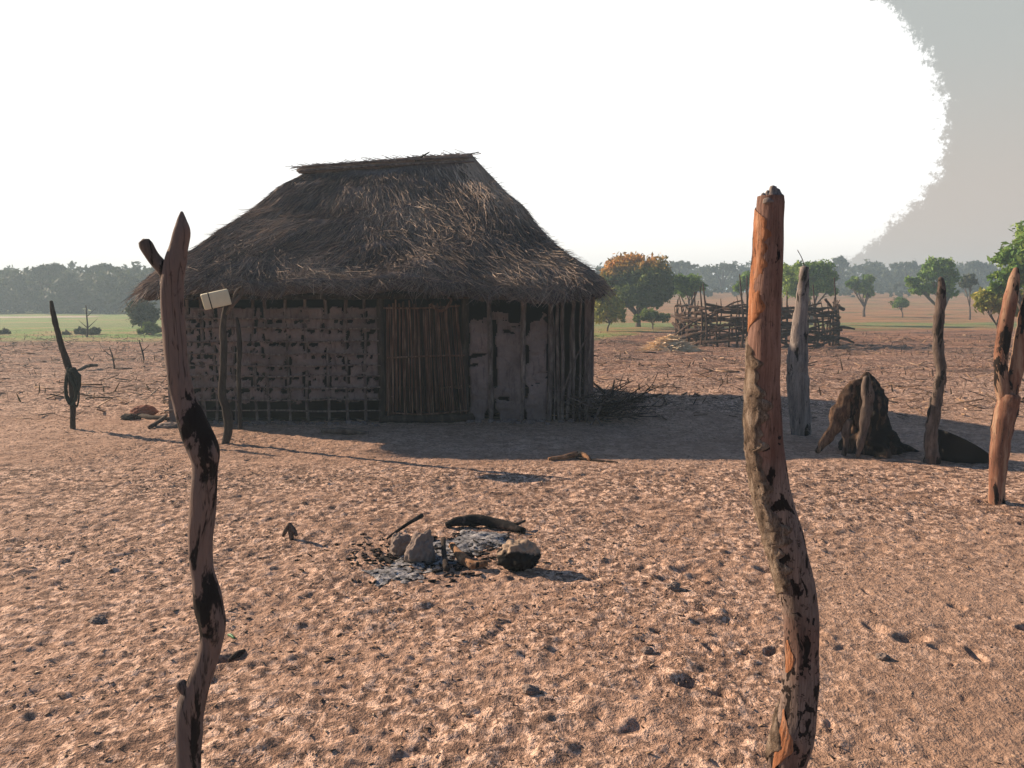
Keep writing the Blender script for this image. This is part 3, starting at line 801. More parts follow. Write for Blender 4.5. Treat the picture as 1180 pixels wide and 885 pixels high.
# cord hung on the far left post
YC = G(84, 495).y-.06
mb = MB()
plimb(mb, [(80, 424, 5), (76, 440, 4), (77, 458, 4), (83, 466, 4), (88, 455, 4), (87, 438, 5), (82, 426, 6)], YC, per=5, sides=8, rough=.3, nscale=30)
plimb(mb, [(82, 425, 7), (89, 432, 6), (91, 441, 5), (88, 452, 4), (84, 440, 5), (80, 430, 5)], YC-.02, per=5, sides=8, rough=.4, nscale=30)
plimb(mb, [(88, 440, 2.5), (91, 455, 2), (89, 468, 2), (86, 466, 2)], YC-.02, per=5, sides=6)
tag(mb.build('cord', M['cord'], None, origin=tuple(P(82, 425, YC))), 'dark greenish coil of cord hanging on the far left post', 'cord')

# cream box wedged in the forked stick
def bevelbox(w, d, h, b=.012):
    import bmesh
    bm = bmesh.new(); bmesh.ops.create_cube(bm, size=1)
    bmesh.ops.scale(bm, vec=(w, d, h), verts=bm.verts)
    bmesh.ops.bevel(bm, geom=bm.edges[:], offset=b, segments=3, affect='EDGES', profile=.5)
    V = [tuple(v.co) for v in bm.verts]; F = [tuple(v.index for v in f.verts) for f in bm.faces]; bm.free(); return V, F
YB_ = G(260, 510).y-.13; q = P(249, 345, YB_)
bx = root('container', tuple(q), 'small cream box with a dark strap wedged in the forked stick', 'box')
bx.rotation_euler = (R(4), R(-13), R(22)); bx['_o'] = (0, 0, 0)
V, F = bevelbox(pxm(30, YB_), .11, pxm(18, YB_)); mb = MB(); mb.add(V, F); mb.build('body', M['cream'], bx)
V, F = bevelbox(.012, .116, pxm(18, YB_)+.006, .003); mb = MB(); mb.add(np.array(V)+np.array((-.065, 0, 0)), F); mb.build('strap', M['strap'], bx)

# ------------------------------------------------------------------ stump
YS = G(995, 521).y
stump = root('tree_stump', (P(995, 521, YS).x, YS, 0), 'dark broken tree stump with spreading roots and a tip painted sunlit pale', 'stump')
mb = MB()
plimb(mb, [(1004, 530, 66), (1004, 512, 56), (1004, 490, 42), (1004, 465, 32), (1003, 448, 28), (1001, 438, 14), (999, 431, 5)], YS, per=7, sides=40, rough=.30, nscale=8, fine=.16)
plimb(mb, [(1015, 500, 20), (1030, 514, 18), (1048, 521, 12), (1066, 525, 6)], YS, per=5, sides=12, rough=.3, nscale=9)
plimb(mb, [(1015, 490, 18), (1012, 460, 14), (1010, 447, 8)], YS-.06, per=5, sides=12, rough=.3, nscale=9)
mb.build('trunk', M['stump'], stump)
for pts, dy, mt, fl in (([(1001, 430, 7), (996, 438, 13), (986, 451, 22), (976, 465, 27), (968, 479, 23), (961, 493, 15), (951, 508, 11), (941, 521, 7)], -.16, 'sunlitroot', .5),
                    ([(977, 484, 12), (975, 500, 9), (975, 514, 7), (972, 525, 6)], -.17, 'greybrown', .8),
                    ([(998, 434, 8), (1000, 452, 12), (998, 474, 12), (994, 500, 9), (988, 526, 6)], -.30, 'greybrown', .8),
                    ([(990, 455, 14), (988, 475, 18), (986, 492, 12), (983, 500, 4)], -.14, 'sunlitroot', .5)):
    mb = MB(); plimb(mb, pts, YS+dy, per=7, sides=22, rough=.26, nscale=10, fine=.10, flat=fl); mb.build('root', M[mt], stump)
for (px, py, w) in ((1006, 438, 6), (1012, 444, 7), (996, 436, 4), (1017, 450, 5)):
    mb = MB(); plimb(mb, [(px-1, py+22, w*1.6), (px, py+8, w), (px+1, py-2, 1)], YS-.02, per=4, sides=10, rough=.3, nscale=20); mb.build('splinter', M['stump'], stump)

# ------------------------------------------------------------------ tipped basin
cB = P(1106, 514, 7.95); axis = Vector((.52, .10, .85)).normalized()
u_ = axis.cross(Vector((0, 1, 0))).normalized(); v_ = axis.cross(u_)
mb = MB(); V = []; F = []; NS = 40; prof = [(.0, -.26), (.10, -.255), (.18, -.22), (.24, -.15), (.285, -.06), (.31, .0), (.318, .008), (.318, .016), (.300, .014), (.27, -.06), (.22, -.14), (.15, -.205), (.0, -.235)]
for (r, h) in prof:
    for k in range(NS):
        a = 2*PI*k/NS; w = 1+.02*math.sin(3*a)
        V.append(cB+u_*(math.cos(a)*r*w)+v_*(math.sin(a)*r)+axis*h)
for i in range(len(prof)-1):
    for k in range(NS): a = i*NS+k; b = i*NS+(k+1) % NS; F.append((a, b, b+NS, a+NS))
mb.add(V, F); bas = mb.build('basin', M['iron'], None, origin=(cB.x, cB.y, 0)); tag(bas, 'dark round basin tipped over on the sand beside the slim post', 'basin')

# ------------------------------------------------------------------ campfire
def rock(name, c, dims, mat, label, cat='stone', group=None, seed=0, rot=0, taper=0):
    import bmesh
    bm = bmesh.new(); bmesh.ops.create_icosphere(bm, subdivisions=5, radius=1)
    V = []
    for v in bm.verts:
        p = v.co.copy(); n = 1+.30*mn.noise(p*1.3+Vector((seed, 0, 0)))+.20*mn.noise(p*3.1+Vector((0, seed, 0)))+.07*mn.noise(p*9)+.04*mn.noise(p*21)
        p *= n
        k = 1-taper*max(-.6, p.z)
        V.append((p.x*dims[0]*k, p.y*dims[1]*k, p.z*dims[2]))
    F = [tuple(v.index for v in f.verts) for f in bm.faces]; bm.free()
    me = mkmesh(name, V, F, mat); o = link(name, me); o.location = c; o.rotation_euler = (0, rot, 0)
    return tag(o, label, cat, group)
HG = 'hearth stones'
q = gp(486, 646); rock('stone', (q.x, q.y, q.z+.085), (.085, .075, .115), M['stone'], 'grey upright pear-shaped stone in the ashes', seed=3, rot=.3, taper=.35, group=HG)
q = gp(461, 640); rock('stone', (q.x, q.y+.05, q.z+.055), (.075, .07, .075), M['stone'], 'brown rounded stone left of the pear-shaped hearth stone', seed=9, rot=-.3, group=HG)
q = gp(598, 660); rock('stone', (q.x, q.y+.06, q.z+.085), (.115, .10, .085), M['stoneshade'], 'block stone right of the ashes, lit top and shaded front painted on', seed=5, group=HG)
def lying(name, pts, mat, label, cat='stick', group=None, sides=10, lift=0, rough=.2, per=5):
    out = []
    for (px, py, w, dz) in pts:
        q = gp(px, py); r = pxm(w/2, q.y); out.append((q.x, q.y, q.z+r*.7+dz+lift, r))
    mb = MB(); limb(mb, out, per, sides, rough, 12, fine=.05, rnd=.2)
    o = mb.build(name, mat, None, origin=(out[0][0], out[0][1], out[0][2])); return tag(o, label, cat, group)
lying('burnt_log', [(514, 610, 7, 0), (530, 608, 11, .02), (550, 606, 13, .02), (575, 608, 12, .01), (604, 614, 8, 0)], M['char'], 'long charred black log lying behind the ashes', 'log', sides=18)
lying('burnt_stick', [(584, 604, 4, .02), (594, 608, 4, .03), (605, 606, 3, .05)], M['char'], 'short charred stick on the right end of the burnt log')
lying('burnt_log', [(521, 640, 8, .05), (529, 648, 10, .03), (541, 656, 11, .0), (553, 658, 9, .01), (561, 657, 7, .02)], M['orangewood'], 'curved orange brown half-burnt log in front of the ashes', 'log', sides=18)
lying('burnt_stick', [(511, 640, 6, .09), (512, 650, 6, .04), (515, 660, 8, 0)], M['darkwood'], 'stubby upright stick end beside the curved half-burnt log')
lying('burnt_stick', [(446, 630, 3, .05), (466, 622, 4, .09), (487, 616, 5, .12)], M['char'], 'thin black stick leaning over the hearth stones')
lying('burnt_stick', [(437, 648, 5, 0), (444, 647, 6, .01), (452, 651, 4, 0)], M['char'], 'small black charcoal stick at the left of the ashes')
# ash bed with a ragged edge following the ground
def ashpatch(cx, cy, rx, ry, seed):
    c = G(cx, cy); n = 60; V = []; F = []; idx = {}
    Xx, Yy = np.meshgrid(np.linspace(-1.3, 1.3, n), np.linspace(-1.3, 1.3, n))
    wx = c.x+Xx*rx; wy = c.y+Yy*ry
    r = np.sqrt(Xx**2+Yy**2)*(1+1.5*(fbm(wx/.07+seed, wy/.06, 3, 2)-.5))
    z = hfull(wx, wy, .012)+.012*(1-r)+.008*fbm(wx/.03, wy/.03, 2, 3)
    keep = r < 1.0
    ids = -np.ones((n, n), int); ids[keep] = np.arange(keep.sum())
    V = np.stack([wx, wy, z], -1)[keep]
    for j in range(n-1):
        for i in range(n-1):
            f = (ids[j, i], ids[j, i+1], ids[j+1, i+1], ids[j+1, i])
            if min(f) >= 0: F.append(tuple(int(a) for a in f))
    return V, F
mb = MB()
for a in ((558, 622, .20, .20, 1), (495, 642, .22, .26, 4), (452, 662, .15, .16, 8), (530, 632, .16, .18, 2)):
    V, F = ashpatch(*a); mb.add(V, F)
tag(mb.build('ash', M['ash'], None, origin=(0, 0, 0)), 'pale grey ashes of the dead cooking fire', 'ash', None, 'stuff')
# charcoal chips round the fire
def chips(name, n, xr, yr, lr, mat, label, cat, dens=None, lift=.3, thick=.25, wr=(.08, .35)):
    Vs = []; Fs = []; Rs = []; k = 0; m = 0
    xs_ = np.zeros(n); ys_ = np.zeros(n)
    while m < n:
        x = random.uniform(*xr); y = random.uniform(*yr)
        if dens is None or random.random() < dens(x, y): xs_[m] = x; ys_[m] = y; m += 1
    hs = hfull(xs_, ys_, .012)
    V = np.zeros((n, 8, 3)); 
    L = rng.uniform(lr[0], lr[1], n)*(1+.8*rng.random(n)**4); W = L*rng.uniform(wr[0], wr[1], n)+.0012; T = W*thick+.001
    a = rng.uniform(0, PI, n); ca, sa = np.cos(a), np.sin(a); tl = rng.normal(0, lift*.4, n)
    q = 0
    for sx2, sy2, sz2 in ((-1, -1, -1), (1, -1, -1), (1, 1, -1), (-1, 1, -1), (-1, -1, 1), (1, -1, 1), (1, 1, 1), (-1, 1, 1)):
        lx = sx2*L/2*(1-.25*(sy2 > 0)); ly = sy2*W/2*(1-.4*(sx2 > 0)); lz = sz2*T/2+lx*tl
        V[:, q, 0] = xs_+lx*ca-ly*sa; V[:, q, 1] = ys_+lx*sa+ly*ca; V[:, q, 2] = hs+lz+T*.6+np.abs(tl)*L*.3; q += 1
    b = np.arange(n)[:, None]*8
    F = np.concatenate([b+np.array([f]) for f in ((0, 3, 2, 1), (4, 5, 6, 7), (0, 1, 5, 4), (1, 2, 6, 5), (2, 3, 7, 6), (3, 0, 4, 7))])
    o = link(name, mkmesh(name, V.reshape(-1, 3), F, mat, False, np.repeat(rng.random(n), 8)))
    return tag(o, label, cat, None, 'stuff')
fc = G(500, 640)
chips('charcoal', 650, (fc.x-.9, fc.x+1.0), (fc.y-.6, fc.y+.9), (.012, .045), M['char'], 'black charcoal bits strewn round the dead fire', 'charcoal',
      lambda x, y: math.exp(-((x-fc.x)/.38)**2-((y-fc.y)/.3)**2), thick=.7)
M['litter'] = leafmat('dry_litter', [(0, (.03, .02, .015)), (.45, (.12, .075, .05)), (.75, (.32, .2, .12)), (1, (.5, .36, .25))], .05)
def dl(x, y):
    n = .5+1.4*mn.noise(Vector((x*.9, y*.9, 4)))
    if 7.2 < y < 10 and -3 < x < 6: n *= .25
    if x > 1.2 and y < 4.5: n *= .25
    return max(.04, n)*(.35+.65*min(1, y/7))
chips('dry_litter', 42000, (-8, 8), (1.8, 13), (.005, .022), M['litter'], 'bits of dry leaf, bark and twig strewn over the sand', 'litter', dl)
def d2(x, y):
    return (abs(x) < .75*y+2)*max(.05, .5+1.3*mn.noise(Vector((x*.25, y*.7, 9))))
chips('crop_litter', 9000, (-32, 32), (10.5, 36), (.05, .26), M['litter'], 'dark stalks and trash strewn over the trampled soil beyond the yard', 'litter', d2, lift=.5, thick=.7, wr=(.03, .09))
# standing stubble in the field beyond
n = 1700; P0 = np.zeros((n, 3)); P1 = np.zeros((n, 3)); i = 0
while i < n:
    y = random.uniform(12, 40); x = random.uniform(-.75*y, .75*y)
    if random.random() > max(.05, .4+1.2*mn.noise(Vector((x*.3, y*.5, 2)))): continue
    if HL-.5 < x < HR+.5 and y < 15.5: continue
    P0[i] = (x, y, -.03); P1[i] = (x+random.gauss(0, .05), y+random.gauss(0, .05), random.uniform(.04, .15)*(2 if random.random() < .03 else 1)); i += 1
V, F, Rv = strands(P0, P1, rng.uniform(.012, .03, n), rng.uniform(0, .6, n))
tag(link('stubble', mkmesh('stubble', V, F, M['litter'], False, Rv)), 'short dry stubble standing in the trampled field', 'stubble', None, 'stuff')

# ------------------------------------------------------------------ single sticks and scraps on the ground
lying('stick', [(632, 530, 4, 0), (655, 528, 6, .01), (668, 526, 7, .02), (680, 530, 5, .0)], M['orangewood'], 'pale bent stick lying at the shadow edge before the hut')
lying('stick', [(664, 528, 3, 0), (690, 531, 3, 0), (712, 533, 2, 0)], M['darkwood'], 'thin dark stick lying right of the pale bent stick')
lying('stick', [(372, 497, 6, 0), (395, 499, 8, 0), (424, 500, 5, 0)], M['bark'], 'brown stick lying at the foot of the left hut wall')
lying('stick', [(697, 465, 3, 0), (730, 463, 3, .02), (762, 457, 2, .02)], M['darkwood'], 'long thin twig on the lit sand behind the brushwood')
lying('stick', [(155, 478, 5, 0), (175, 482, 6, 0), (205, 484, 4, 0)], M['darkwood'], 'dark stick lying left of the hut near the reddish clod')
lying('stick', [(172, 494, 5, 0), (185, 489, 5, .04), (192, 484, 4, .06)], M['bark'], 'short stick propped up left of the hut corner')
q = gp(166, 478); rock('clod', (q.x, q.y, q.z+.06), (.17, .12, .09), M['redrag'], 'reddish lump of earth on the sand left of the hut', 'clod', seed=2)
q = gp(150, 483); rock('clod', (q.x, q.y, q.z+.02), (.12, .08, .05), M['darkwood'], 'flat dark lump beside the reddish lump left of the hut', 'clod', seed=6)
q = gp(195, 492); rock('clod', (q.x, q.y, q.z+.02), (.16, .09, .04), M['stone'], 'low greyish lump near the hut corner', 'clod', seed=8)
pw = root('wood_chunk', tuple(gp(334, 622)), 'small split chunk of wood standing alone on open sand', 'wood chunk')
for pts in ([(326, 618, 4, 0), (330, 610, 5, .03), (334, 603, 4, .07)], [(334, 603, 4, .07), (338, 611, 6, .03), (342, 617, 4, 0)], [(334, 604, 5, .06), (335, 614, 6, .02), (336, 622, 6, -.01)]):
    Y0 = gp(334, 622).y; out = []
    for (px, py, w, dz) in pts:
        q = P(px, py, Y0); out.append((q.x, Y0, q.z, pxm(w/2, Y0)))
    mb = MB(); limb(mb, out, 4, 10, .2, 20); mb.build('splinter', M['bark'], pw)
lying('stick', [(264, 761, 4, -.005), (276, 755, 8, -.01), (290, 750, 4, -.01)], M['darkwood'], 'short dark stick on the sand right of the forked post')
lying('scrap', [(263, 731, 2, .0), (266, 733, 4, .0), (270, 736, 3, 0)], M['greenbit'], 'small green scrap lying behind the forked post', 'scrap')
for i, (px, py, s) in enumerate([(1017, 758, .022), (612, 800, .028), (776, 682, .03), (746, 750, .02), (112, 716, .03)]):
    q = gp(px, py); rock('stone', (q.x, q.y, q.z+s*.3), (s*1.3, s, s*.8), M['stone'],
        ['bluish pebble on the smooth sand right of the bark post', 'dark pebble on the sand at bottom centre', 'small stone on the sand right of the shade-painted block', 'pebble on rough sand left of the bark post', 'small flat stone at far left of the sand'][i], seed=20+i, group='loose stones on the sand')

# ------------------------------------------------------------------ brushwood pile by the right-hand corner
bc = gp(697, 488); protos = []
for k in range(5):
    mb = MB(); L_ = random.uniform(.5, .95)
    pts = [(0, 0, 0, .014)]; a = 0
    for j in range(1, 6):
        a += random.gauss(0, .13); pts.append((pts[-1][0]+L_/5*math.cos(a), pts[-1][1]+L_/5*math.sin(a), random.gauss(0, .02), .014*(1-j/7)))
    limb(mb, pts, 3, 7, .2, 15)
    for j in (2, 3, 4):
        s = random.choice((-1, 1)); b = pts[j]
        limb(mb, [(*b[:3], b[3]*.7), (b[0]+.09, b[1]+s*.06, b[2]+random.gauss(0, .03), b[3]*.5), (b[0]+.2, b[1]+s*.11, b[2]+random.gauss(0, .05), .002)], 2, 5, .1)
    V = np.concatenate(mb.V); protos.append(mkmesh('branch', V, mb.F, M['darkwood'] if k < 4 else M['stick'], True))
for k in range(80):
    o = link('branch', protos[0 if k == 0 else random.randrange(5)])
    a = random.uniform(-.5, PI+.5); rr = random.uniform(0, .30)
    o.location = (bc.x+random.gauss(-.08, .17), bc.y+.22+random.gauss(0, .16), .04+abs(random.gauss(.10, .08)))
    o.rotation_euler = (random.uniform(0, PI), random.uniform(-.45, .12), random.uniform(-1.1, .7) if random.random() < .6 else random.uniform(2, 4.2))
    o.scale = (random.uniform(.6, 1.05),)*3
    tag(o, 'dark dry branch lying in the heap at the right corner of the hut', 'branch', 'branches in the brushwood heap')
for k, (pts, lb) in enumerate([([(676, 497, 3), (685, 483, 3), (693, 468, 3)], 'pale stick leaning left to right over the brushwood heap'), ([(697, 497, 3), (690, 485, 3), (685, 478, 2)], 'short pale stick crossing the other pale stick on the heap'),
                               ([(706, 470, 3), (706, 452, 2.4), (708, 438, 1.4)], 'dark twig standing straight up from the brushwood heap'), ([(703, 458, 3), (694, 450, 3), (684, 441, 2)], 'dark twig slanting up to the hut wall from the heap')]):
    mb = MB(); Y0 = bc.y+(-.12 if k < 2 else .2); plimb(mb, pts, Y0, per=4, sides=8, rough=.2)
    tag(mb.build('branch', M['stick'] if k < 2 else M['darkwood'], None, origin=tuple(P(pts[0][0], pts[0][1], Y0))), lb, 'branch')

# ------------------------------------------------------------------ stick pen (kraal)
kc = Vector((P(872, 400, 29).x, 29.3, 0)); kr = (2.85, 2.7)
pen = root('stick_pen', (kc.x, kc.y, 0), 'round livestock pen of crooked upright and crosswise sticks', 'pen')
def kp(a): return Vector((kc.x+kr[0]*math.cos(a), kc.y+kr[1]*math.sin(a), 0))
angs = [2*PI*(i+random.uniform(-.25, .25))/46 for i in range(46)]
for a in angs:
    q = kp(a); h = random.uniform(1.3, 1.75); mb = MB()
    if random.random() < .12: h += .35
    limb(mb, [(q.x+random.gauss(0, .03), q.y, z*h, .045*(1-.5*z)) for z in (-.04, .3, .65)]+[(q.x+random.gauss(0, .10), q.y+random.gauss(0, .06), h, .012)], 3, 6, .2, 5, rnd=random.random()*.6)
    mb.build('upright', M['kraal'], pen)
for (px, top) in ((855, 316), (860, 318), (793, 345), (905, 335), (938, 328), (962, 320), (813, 326), (808, 330), (800, 336)):
    Y0 = kc.y-kr[1]*math.sqrt(max(.05, 1-((P(px, 400, 28).x-kc.x)/kr[0])**2)); mb = MB()
    q0 = P(px, 400, Y0); q1 = P(px+random.gauss(0, 1.5), top, Y0)
    limb(mb, [(q0.x, Y0, -.05, .05), (q0.x+.02, Y0, .8, .04), (q1.x, Y0, q1.z, .018)], 4, 7, .15, 5, rnd=.2); mb.build('upright', M['greywood'] if px == 793 else M['kraal'], pen)
for k in range(100):
    a = random.uniform(PI*.98, PI*2.02) if k < 92 else random.uniform(0, PI); span = random.uniform(.4, 1.0); z = .1+1.3*(k*.618 % 1); n_ = 5
    tilt = random.gauss(0, .09); off = random.uniform(-.06, .06); mb = MB(); pts = []
    for j in range(n_):
        q = kp(a+span*(j/(n_-1)-.5)); e = 1+off/kr[0]+(.05 if j in (0, n_-1) and random.random() < .3 else 0)
        pts.append((kc.x+(q.x-kc.x)*e, kc.y+(q.y-kc.y)*e, z+tilt*(j-2)+random.gauss(0, .03), .055*(1-.14*j)*random.uniform(.7, 1.2)))
    limb(mb, pts, 2, 6, .2, 5, rnd=random.random()*.8); mb.build('cross_stick', M['kraal'], pen)
for pts, lb in (([(955, 381, 4), (970, 377, 4), (985, 379, 2)], 'upper stick poking out right of the stick pen'), ([(950, 388, 3), (972, 390, 4), (984, 395, 2)], 'lower stick poking out right of the stick pen'), ([(945, 404, 4), (965, 402, 3), (990, 405, 2)], 'stick on the soil at the right foot of the pen')):
    mb = MB(); Y0 = 27.3; plimb(mb, pts, Y0, per=4, sides=6, rough=.2); tag(mb.build('branch', M['kraal'], None, origin=tuple(P(pts[0][0], pts[0][1], Y0))), lb, 'branch')
# straw heap at the left of the pen
hc = G(775, 405); n = 2600
r_ = np.sqrt(rng.random(n)); th = rng.uniform(0, 2*PI, n)
bx_, by_ = hc.x+r_*np.cos(th)*.75, hc.y+.3+r_*np.sin(th)*.45
zz = .55*(1-r_**2)*(.7+.5*np.array([mn.noise(Vector((a*3, b*3, 0))) for a, b in zip(bx_, by_)]))*rng.random(n)**.3
P0 = np.stack([bx_, by_, zz], 1); P1 = P0+rng.normal(0, 1, (n, 3))*np.array([.16, .1, .04]); P1[:, 2] = np.maximum(P1[:, 2], 0)
s1 = strands(P0, P1, rng.uniform(.02, .035, n), rng.random(n))
tag(link('straw_heap', mkmesh('straw_heap', s1[0]-np.array((hc.x, hc.y+.3, 0)), s1[1], M['straw'], False, .5+.5*s1[2]), None, (hc.x, hc.y+.3, 0)), 'low heap of pale straw at the left of the stick pen', 'straw heap')

# ------------------------------------------------------------------ trees
M['leaf_green'] = leafmat('green_leaves', [(0, (.045, .11, .025)), (.5, (.14, .27, .055)), (1, (.34, .44, .085))])
M['leaf_bright'] = leafmat('bright_leaves', [(0, (.05, .09, .02)), (.5, (.12, .19, .04)), (1, (.26, .30, .07))])
M['leaf_sunlit'] = leafmat('sunlit_leaves', [(0, (.04, .08, .02)), (.35, (.09, .14, .035)), (.52, (.34, .22, .05)), (1, (.68, .30, .06))])
M['leaf_yellow'] = leafmat('yellow_leaves', [(0, (.10, .14, .03)), (.5, (.32, .33, .07)), (1, (.65, .5, .11))])
M['leaf_dull'] = leafmat('dull_leaves', [(0, (.035, .05, .03)), (.6, (.06, .08, .045)), (1, (.12, .12, .06))], .1)
def leafcloud(lobes, n, size, rfun=None, shell=.55, squash=1):
    n = int(n*1.35)
    """lobes: (cx,cy,cz,rx,ry,rz); leaf sprays clumped in each lobe's volume with gaps"""
    vol = np.array([l[3]*l[4]*l[5] for l in lobes])**(2/3); pr_ = vol/vol.sum()
    Ps = []; Rr = []
    for l, p in zip(lobes, pr_):
        k = max(8, int(n*p)); nc = max(5, int(k/26))
        d = rng.normal(size=(nc, 3)); d /= np.linalg.norm(d, axis=1, keepdims=True)
        rad = (shell+(1-shell)*rng.random(nc))[:, None]
        cc = d*rad*np.array(l[3:6])*.9+np.array(l[:3]); cr = rng.uniform(.10, .26, nc)*min(l[3], l[5])*1.5
        ci = rng.integers(0, nc, k)
        pp = cc[ci]+rng.normal(size=(k, 3))*cr[ci][:, None]*.55
        Ps.append(pp); Rr.append(np.clip(rng.random(nc)[ci]*.55+rng.random(k)*.45, 0, 1))
    Pc = np.concatenate(Ps); rv = np.concatenate(Rr); n = len(Pc)
    if rfun is not None: rv = np.clip(rfun(Pc, rv), 0, 1)
    a = rng.normal(size=(n, 3)); a /= np.linalg.norm(a, axis=1, keepdims=True)
    b = np.cross(a, rng.normal(size=(n, 3))); b /= np.linalg.norm(b, axis=1, keepdims=True)
    s = (size*rng.uniform(.55, 1.35, n))[:, None]
    V = np.stack([Pc-a*s, Pc-b*s*.42, Pc+a*s, Pc+b*s*.42], 1).reshape(-1, 3)
    F = np.arange(n*4).reshape(n, 4)
    return V, F, np.repeat(rv, 4)
def gz(x, y): return float(hmac(x, y))
def tree(name, px, base_py, Y, lobes_px, n, size, mat, label, trunk_px=4, forks=3, cat='tree', rfun=None, group=None, base_x=None, shell=.5, bark='bark'):
    b = P(base_x if base_x else px, base_py, Y); z0 = gz(b.x, Y); o = (b.x, Y, z0-.05)
    r = root(name, o, label, cat, group)
    lobes = []
    for i, (lx, ly, rx, rz) in enumerate(lobes_px):
        q = P(lx, ly, Y); rx_ = pxm(rx, Y); rz_ = pxm(rz, Y)
        lobes.append((q.x, Y+random.uniform(-.4, .4)*rx_, q.z, rx_, rx_*random.uniform(.75, 1), rz_))
    V, F, Rv = leafcloud(lobes, n, size, rfun, shell)
    link('crown', mkmesh('crown', V-np.array(o), F, M[mat], False, Rv), r)
    mb = MB(); tw = pxm(trunk_px/2, Y)
    low = min(l[2]-l[5]*.2 for l in lobes)
    fork = (b.x+random.gauss(0, .05), Y, max(z0+.3*(low-z0)+.2, z0+.25))
    limb(mb, [(b.x, Y, z0-.1, tw*1.35), (b.x+random.gauss(0, tw*.5), Y, (z0+fork[2])/2, tw), (*fork, tw*.9)], 4, 9, .15, 3)
    for l in (lobes if len(lobes) >= forks else lobes*forks)[:max(forks, len(lobes))]:
        e = (l[0]+random.gauss(0, .2)*l[3], l[1]+random.gauss(0, .2)*l[3], l[2]+random.uniform(-.1, .5)*l[5])
        m_ = ((fork[0]+e[0])/2+random.gauss(0, .1)*l[3], (fork[1]+e[1])/2, (fork[2]+e[2])/2-.05*l[5])
        limb(mb, [(*fork, tw*.7), (*m_, tw*.45), (*e, tw*.12)], 4, 6, .15, 3)
        for _ in range(3):
            e2 = (l[0]+random.gauss(0, .5)*l[3], l[1]+random.gauss(0, .4)*l[3], l[2]+random.gauss(0.1, .4)*l[5])
            limb(mb, [(*m_, tw*.35), ((m_[0]+e2[0])/2, (m_[1]+e2[1])/2, (m_[2]+e2[2])/2+.1, tw*.2), (*e2, tw*.06)], 3, 5, .1, 3)
    mb.build('trunk', M[bark], r); return r
def topglow(zt, zr, xc, xr):  # orange leaf colour paints sunlight on the crown's upper left
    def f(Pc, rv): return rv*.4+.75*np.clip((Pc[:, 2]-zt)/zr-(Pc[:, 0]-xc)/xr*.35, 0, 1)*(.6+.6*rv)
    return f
YT = 47.0
c = P(735, 318, YT)
tree('broad_tree', 735, 372, YT, [(728, 312, 28, 20), (750, 318, 24, 22), (712, 318, 18, 18), (766, 335, 12, 14), (735, 338, 28, 14), (706, 334, 10, 12), (752, 338, 16, 12), (722, 345, 20, 9), (748, 346, 18, 8), (764, 322, 12, 14)], 19000, .14, 'leaf_sunlit',
     'round bushy tree with crown top painted sunlit orange, right of the hut', 6, rfun=topglow(c.z-.1, 1.1, c.x, 3))
tree('shrub', 700, 372, 40, [(694, 348, 14, 16), (708, 355, 13, 13), (690, 360, 14, 12), (712, 365, 12, 7), (700, 340, 10, 8)], 5200, .10, 'leaf_yellow', 'yellow green shrub close to the right corner of the hut', 2, cat='shrub', forks=4)
tree('shrub', 752, 371, 44, [(748, 363, 12, 8), (764, 366, 10, 6), (736, 367, 8, 5)], 2000, .08, 'leaf_bright', 'low green shrub below the rusty orange tree', 1.5, cat='shrub', forks=3)
tree('small_tree', 794, 368, 48, [(782, 324, 11, 8), (798, 326, 13, 9), (790, 334, 16, 8), (806, 330, 7, 6)], 3800, .11, 'leaf_green', 'flat topped green tree above the left side of the pen', 3)
tree('small_tree', 860, 362, 52, [(862, 322, 11, 8), (853, 330, 9, 6)], 1500, .11, 'leaf_green', 'small dark tree half hidden behind the bark post', 2.5)
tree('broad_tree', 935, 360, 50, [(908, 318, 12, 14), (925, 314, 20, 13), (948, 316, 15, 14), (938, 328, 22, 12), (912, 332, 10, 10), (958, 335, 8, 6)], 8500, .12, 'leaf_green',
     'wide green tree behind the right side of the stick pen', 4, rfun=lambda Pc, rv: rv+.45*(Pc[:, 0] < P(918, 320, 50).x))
tree('small_tree', 996, 352, 66, [(985, 324, 9, 6), (1000, 322, 9, 5), (1003, 336, 7, 6), (994, 332, 10, 6), (978, 328, 6, 4)], 2600, .14, 'leaf_green', 'small open crowned tree right of the stick pen', 3)
tree('round_bush', 1040, 358, 64, [(1039, 349, 10, 7), (1033, 351, 5, 5)], 1300, .10, 'leaf_green', 'small round bush alone in the dry field', 1.5, cat='bush')
tree('broad_tree', 1086, 366, 52, [(1082, 308, 20, 11), (1070, 318, 14, 8), (1092, 322, 12, 14), (1052, 325, 9, 7), (1078, 332, 20, 7), (1096, 338, 8, 6), (1060, 334, 12, 6)], 7000, .12, 'leaf_green',
     'spreading green tree behind the slim knobbly post', 4)
tree('small_tree', 1118, 360, 60, [(1119, 323, 8, 7), (1112, 327, 7, 5)], 1300, .12, 'leaf_dull', 'small round tree between the spreading tree and the large one', 2)
c = P(1165, 300, 30)
tree('large_tree', 1182, 380, 30, [(1186, 272, 22, 18), (1172, 296, 20, 14), (1190, 312, 30, 20), (1158, 316, 22, 8), (1150, 330, 16, 6), (1200, 290, 30, 30), (1215, 330, 30, 30)], 9000, .13, 'leaf_green', 'large leafy tree cut off by the right edge', 7)
tree('shrub', 1150, 372, 31, [(1140, 345, 16, 13), (1158, 348, 16, 14), (1130, 350, 8, 8), (1175, 350, 14, 14)], 3600, .13, 'leaf_yellow', 'yellowish leafy shrub under the large right tree', 2, cat='shrub', forks=5)
tree('round_tree', 163, 384, 37, [(163, 360, 17, 15), (155, 356, 9, 9), (173, 364, 10, 9)], 3600, .10, 'leaf_dull', 'dark round tree left of the hut eave', 3)
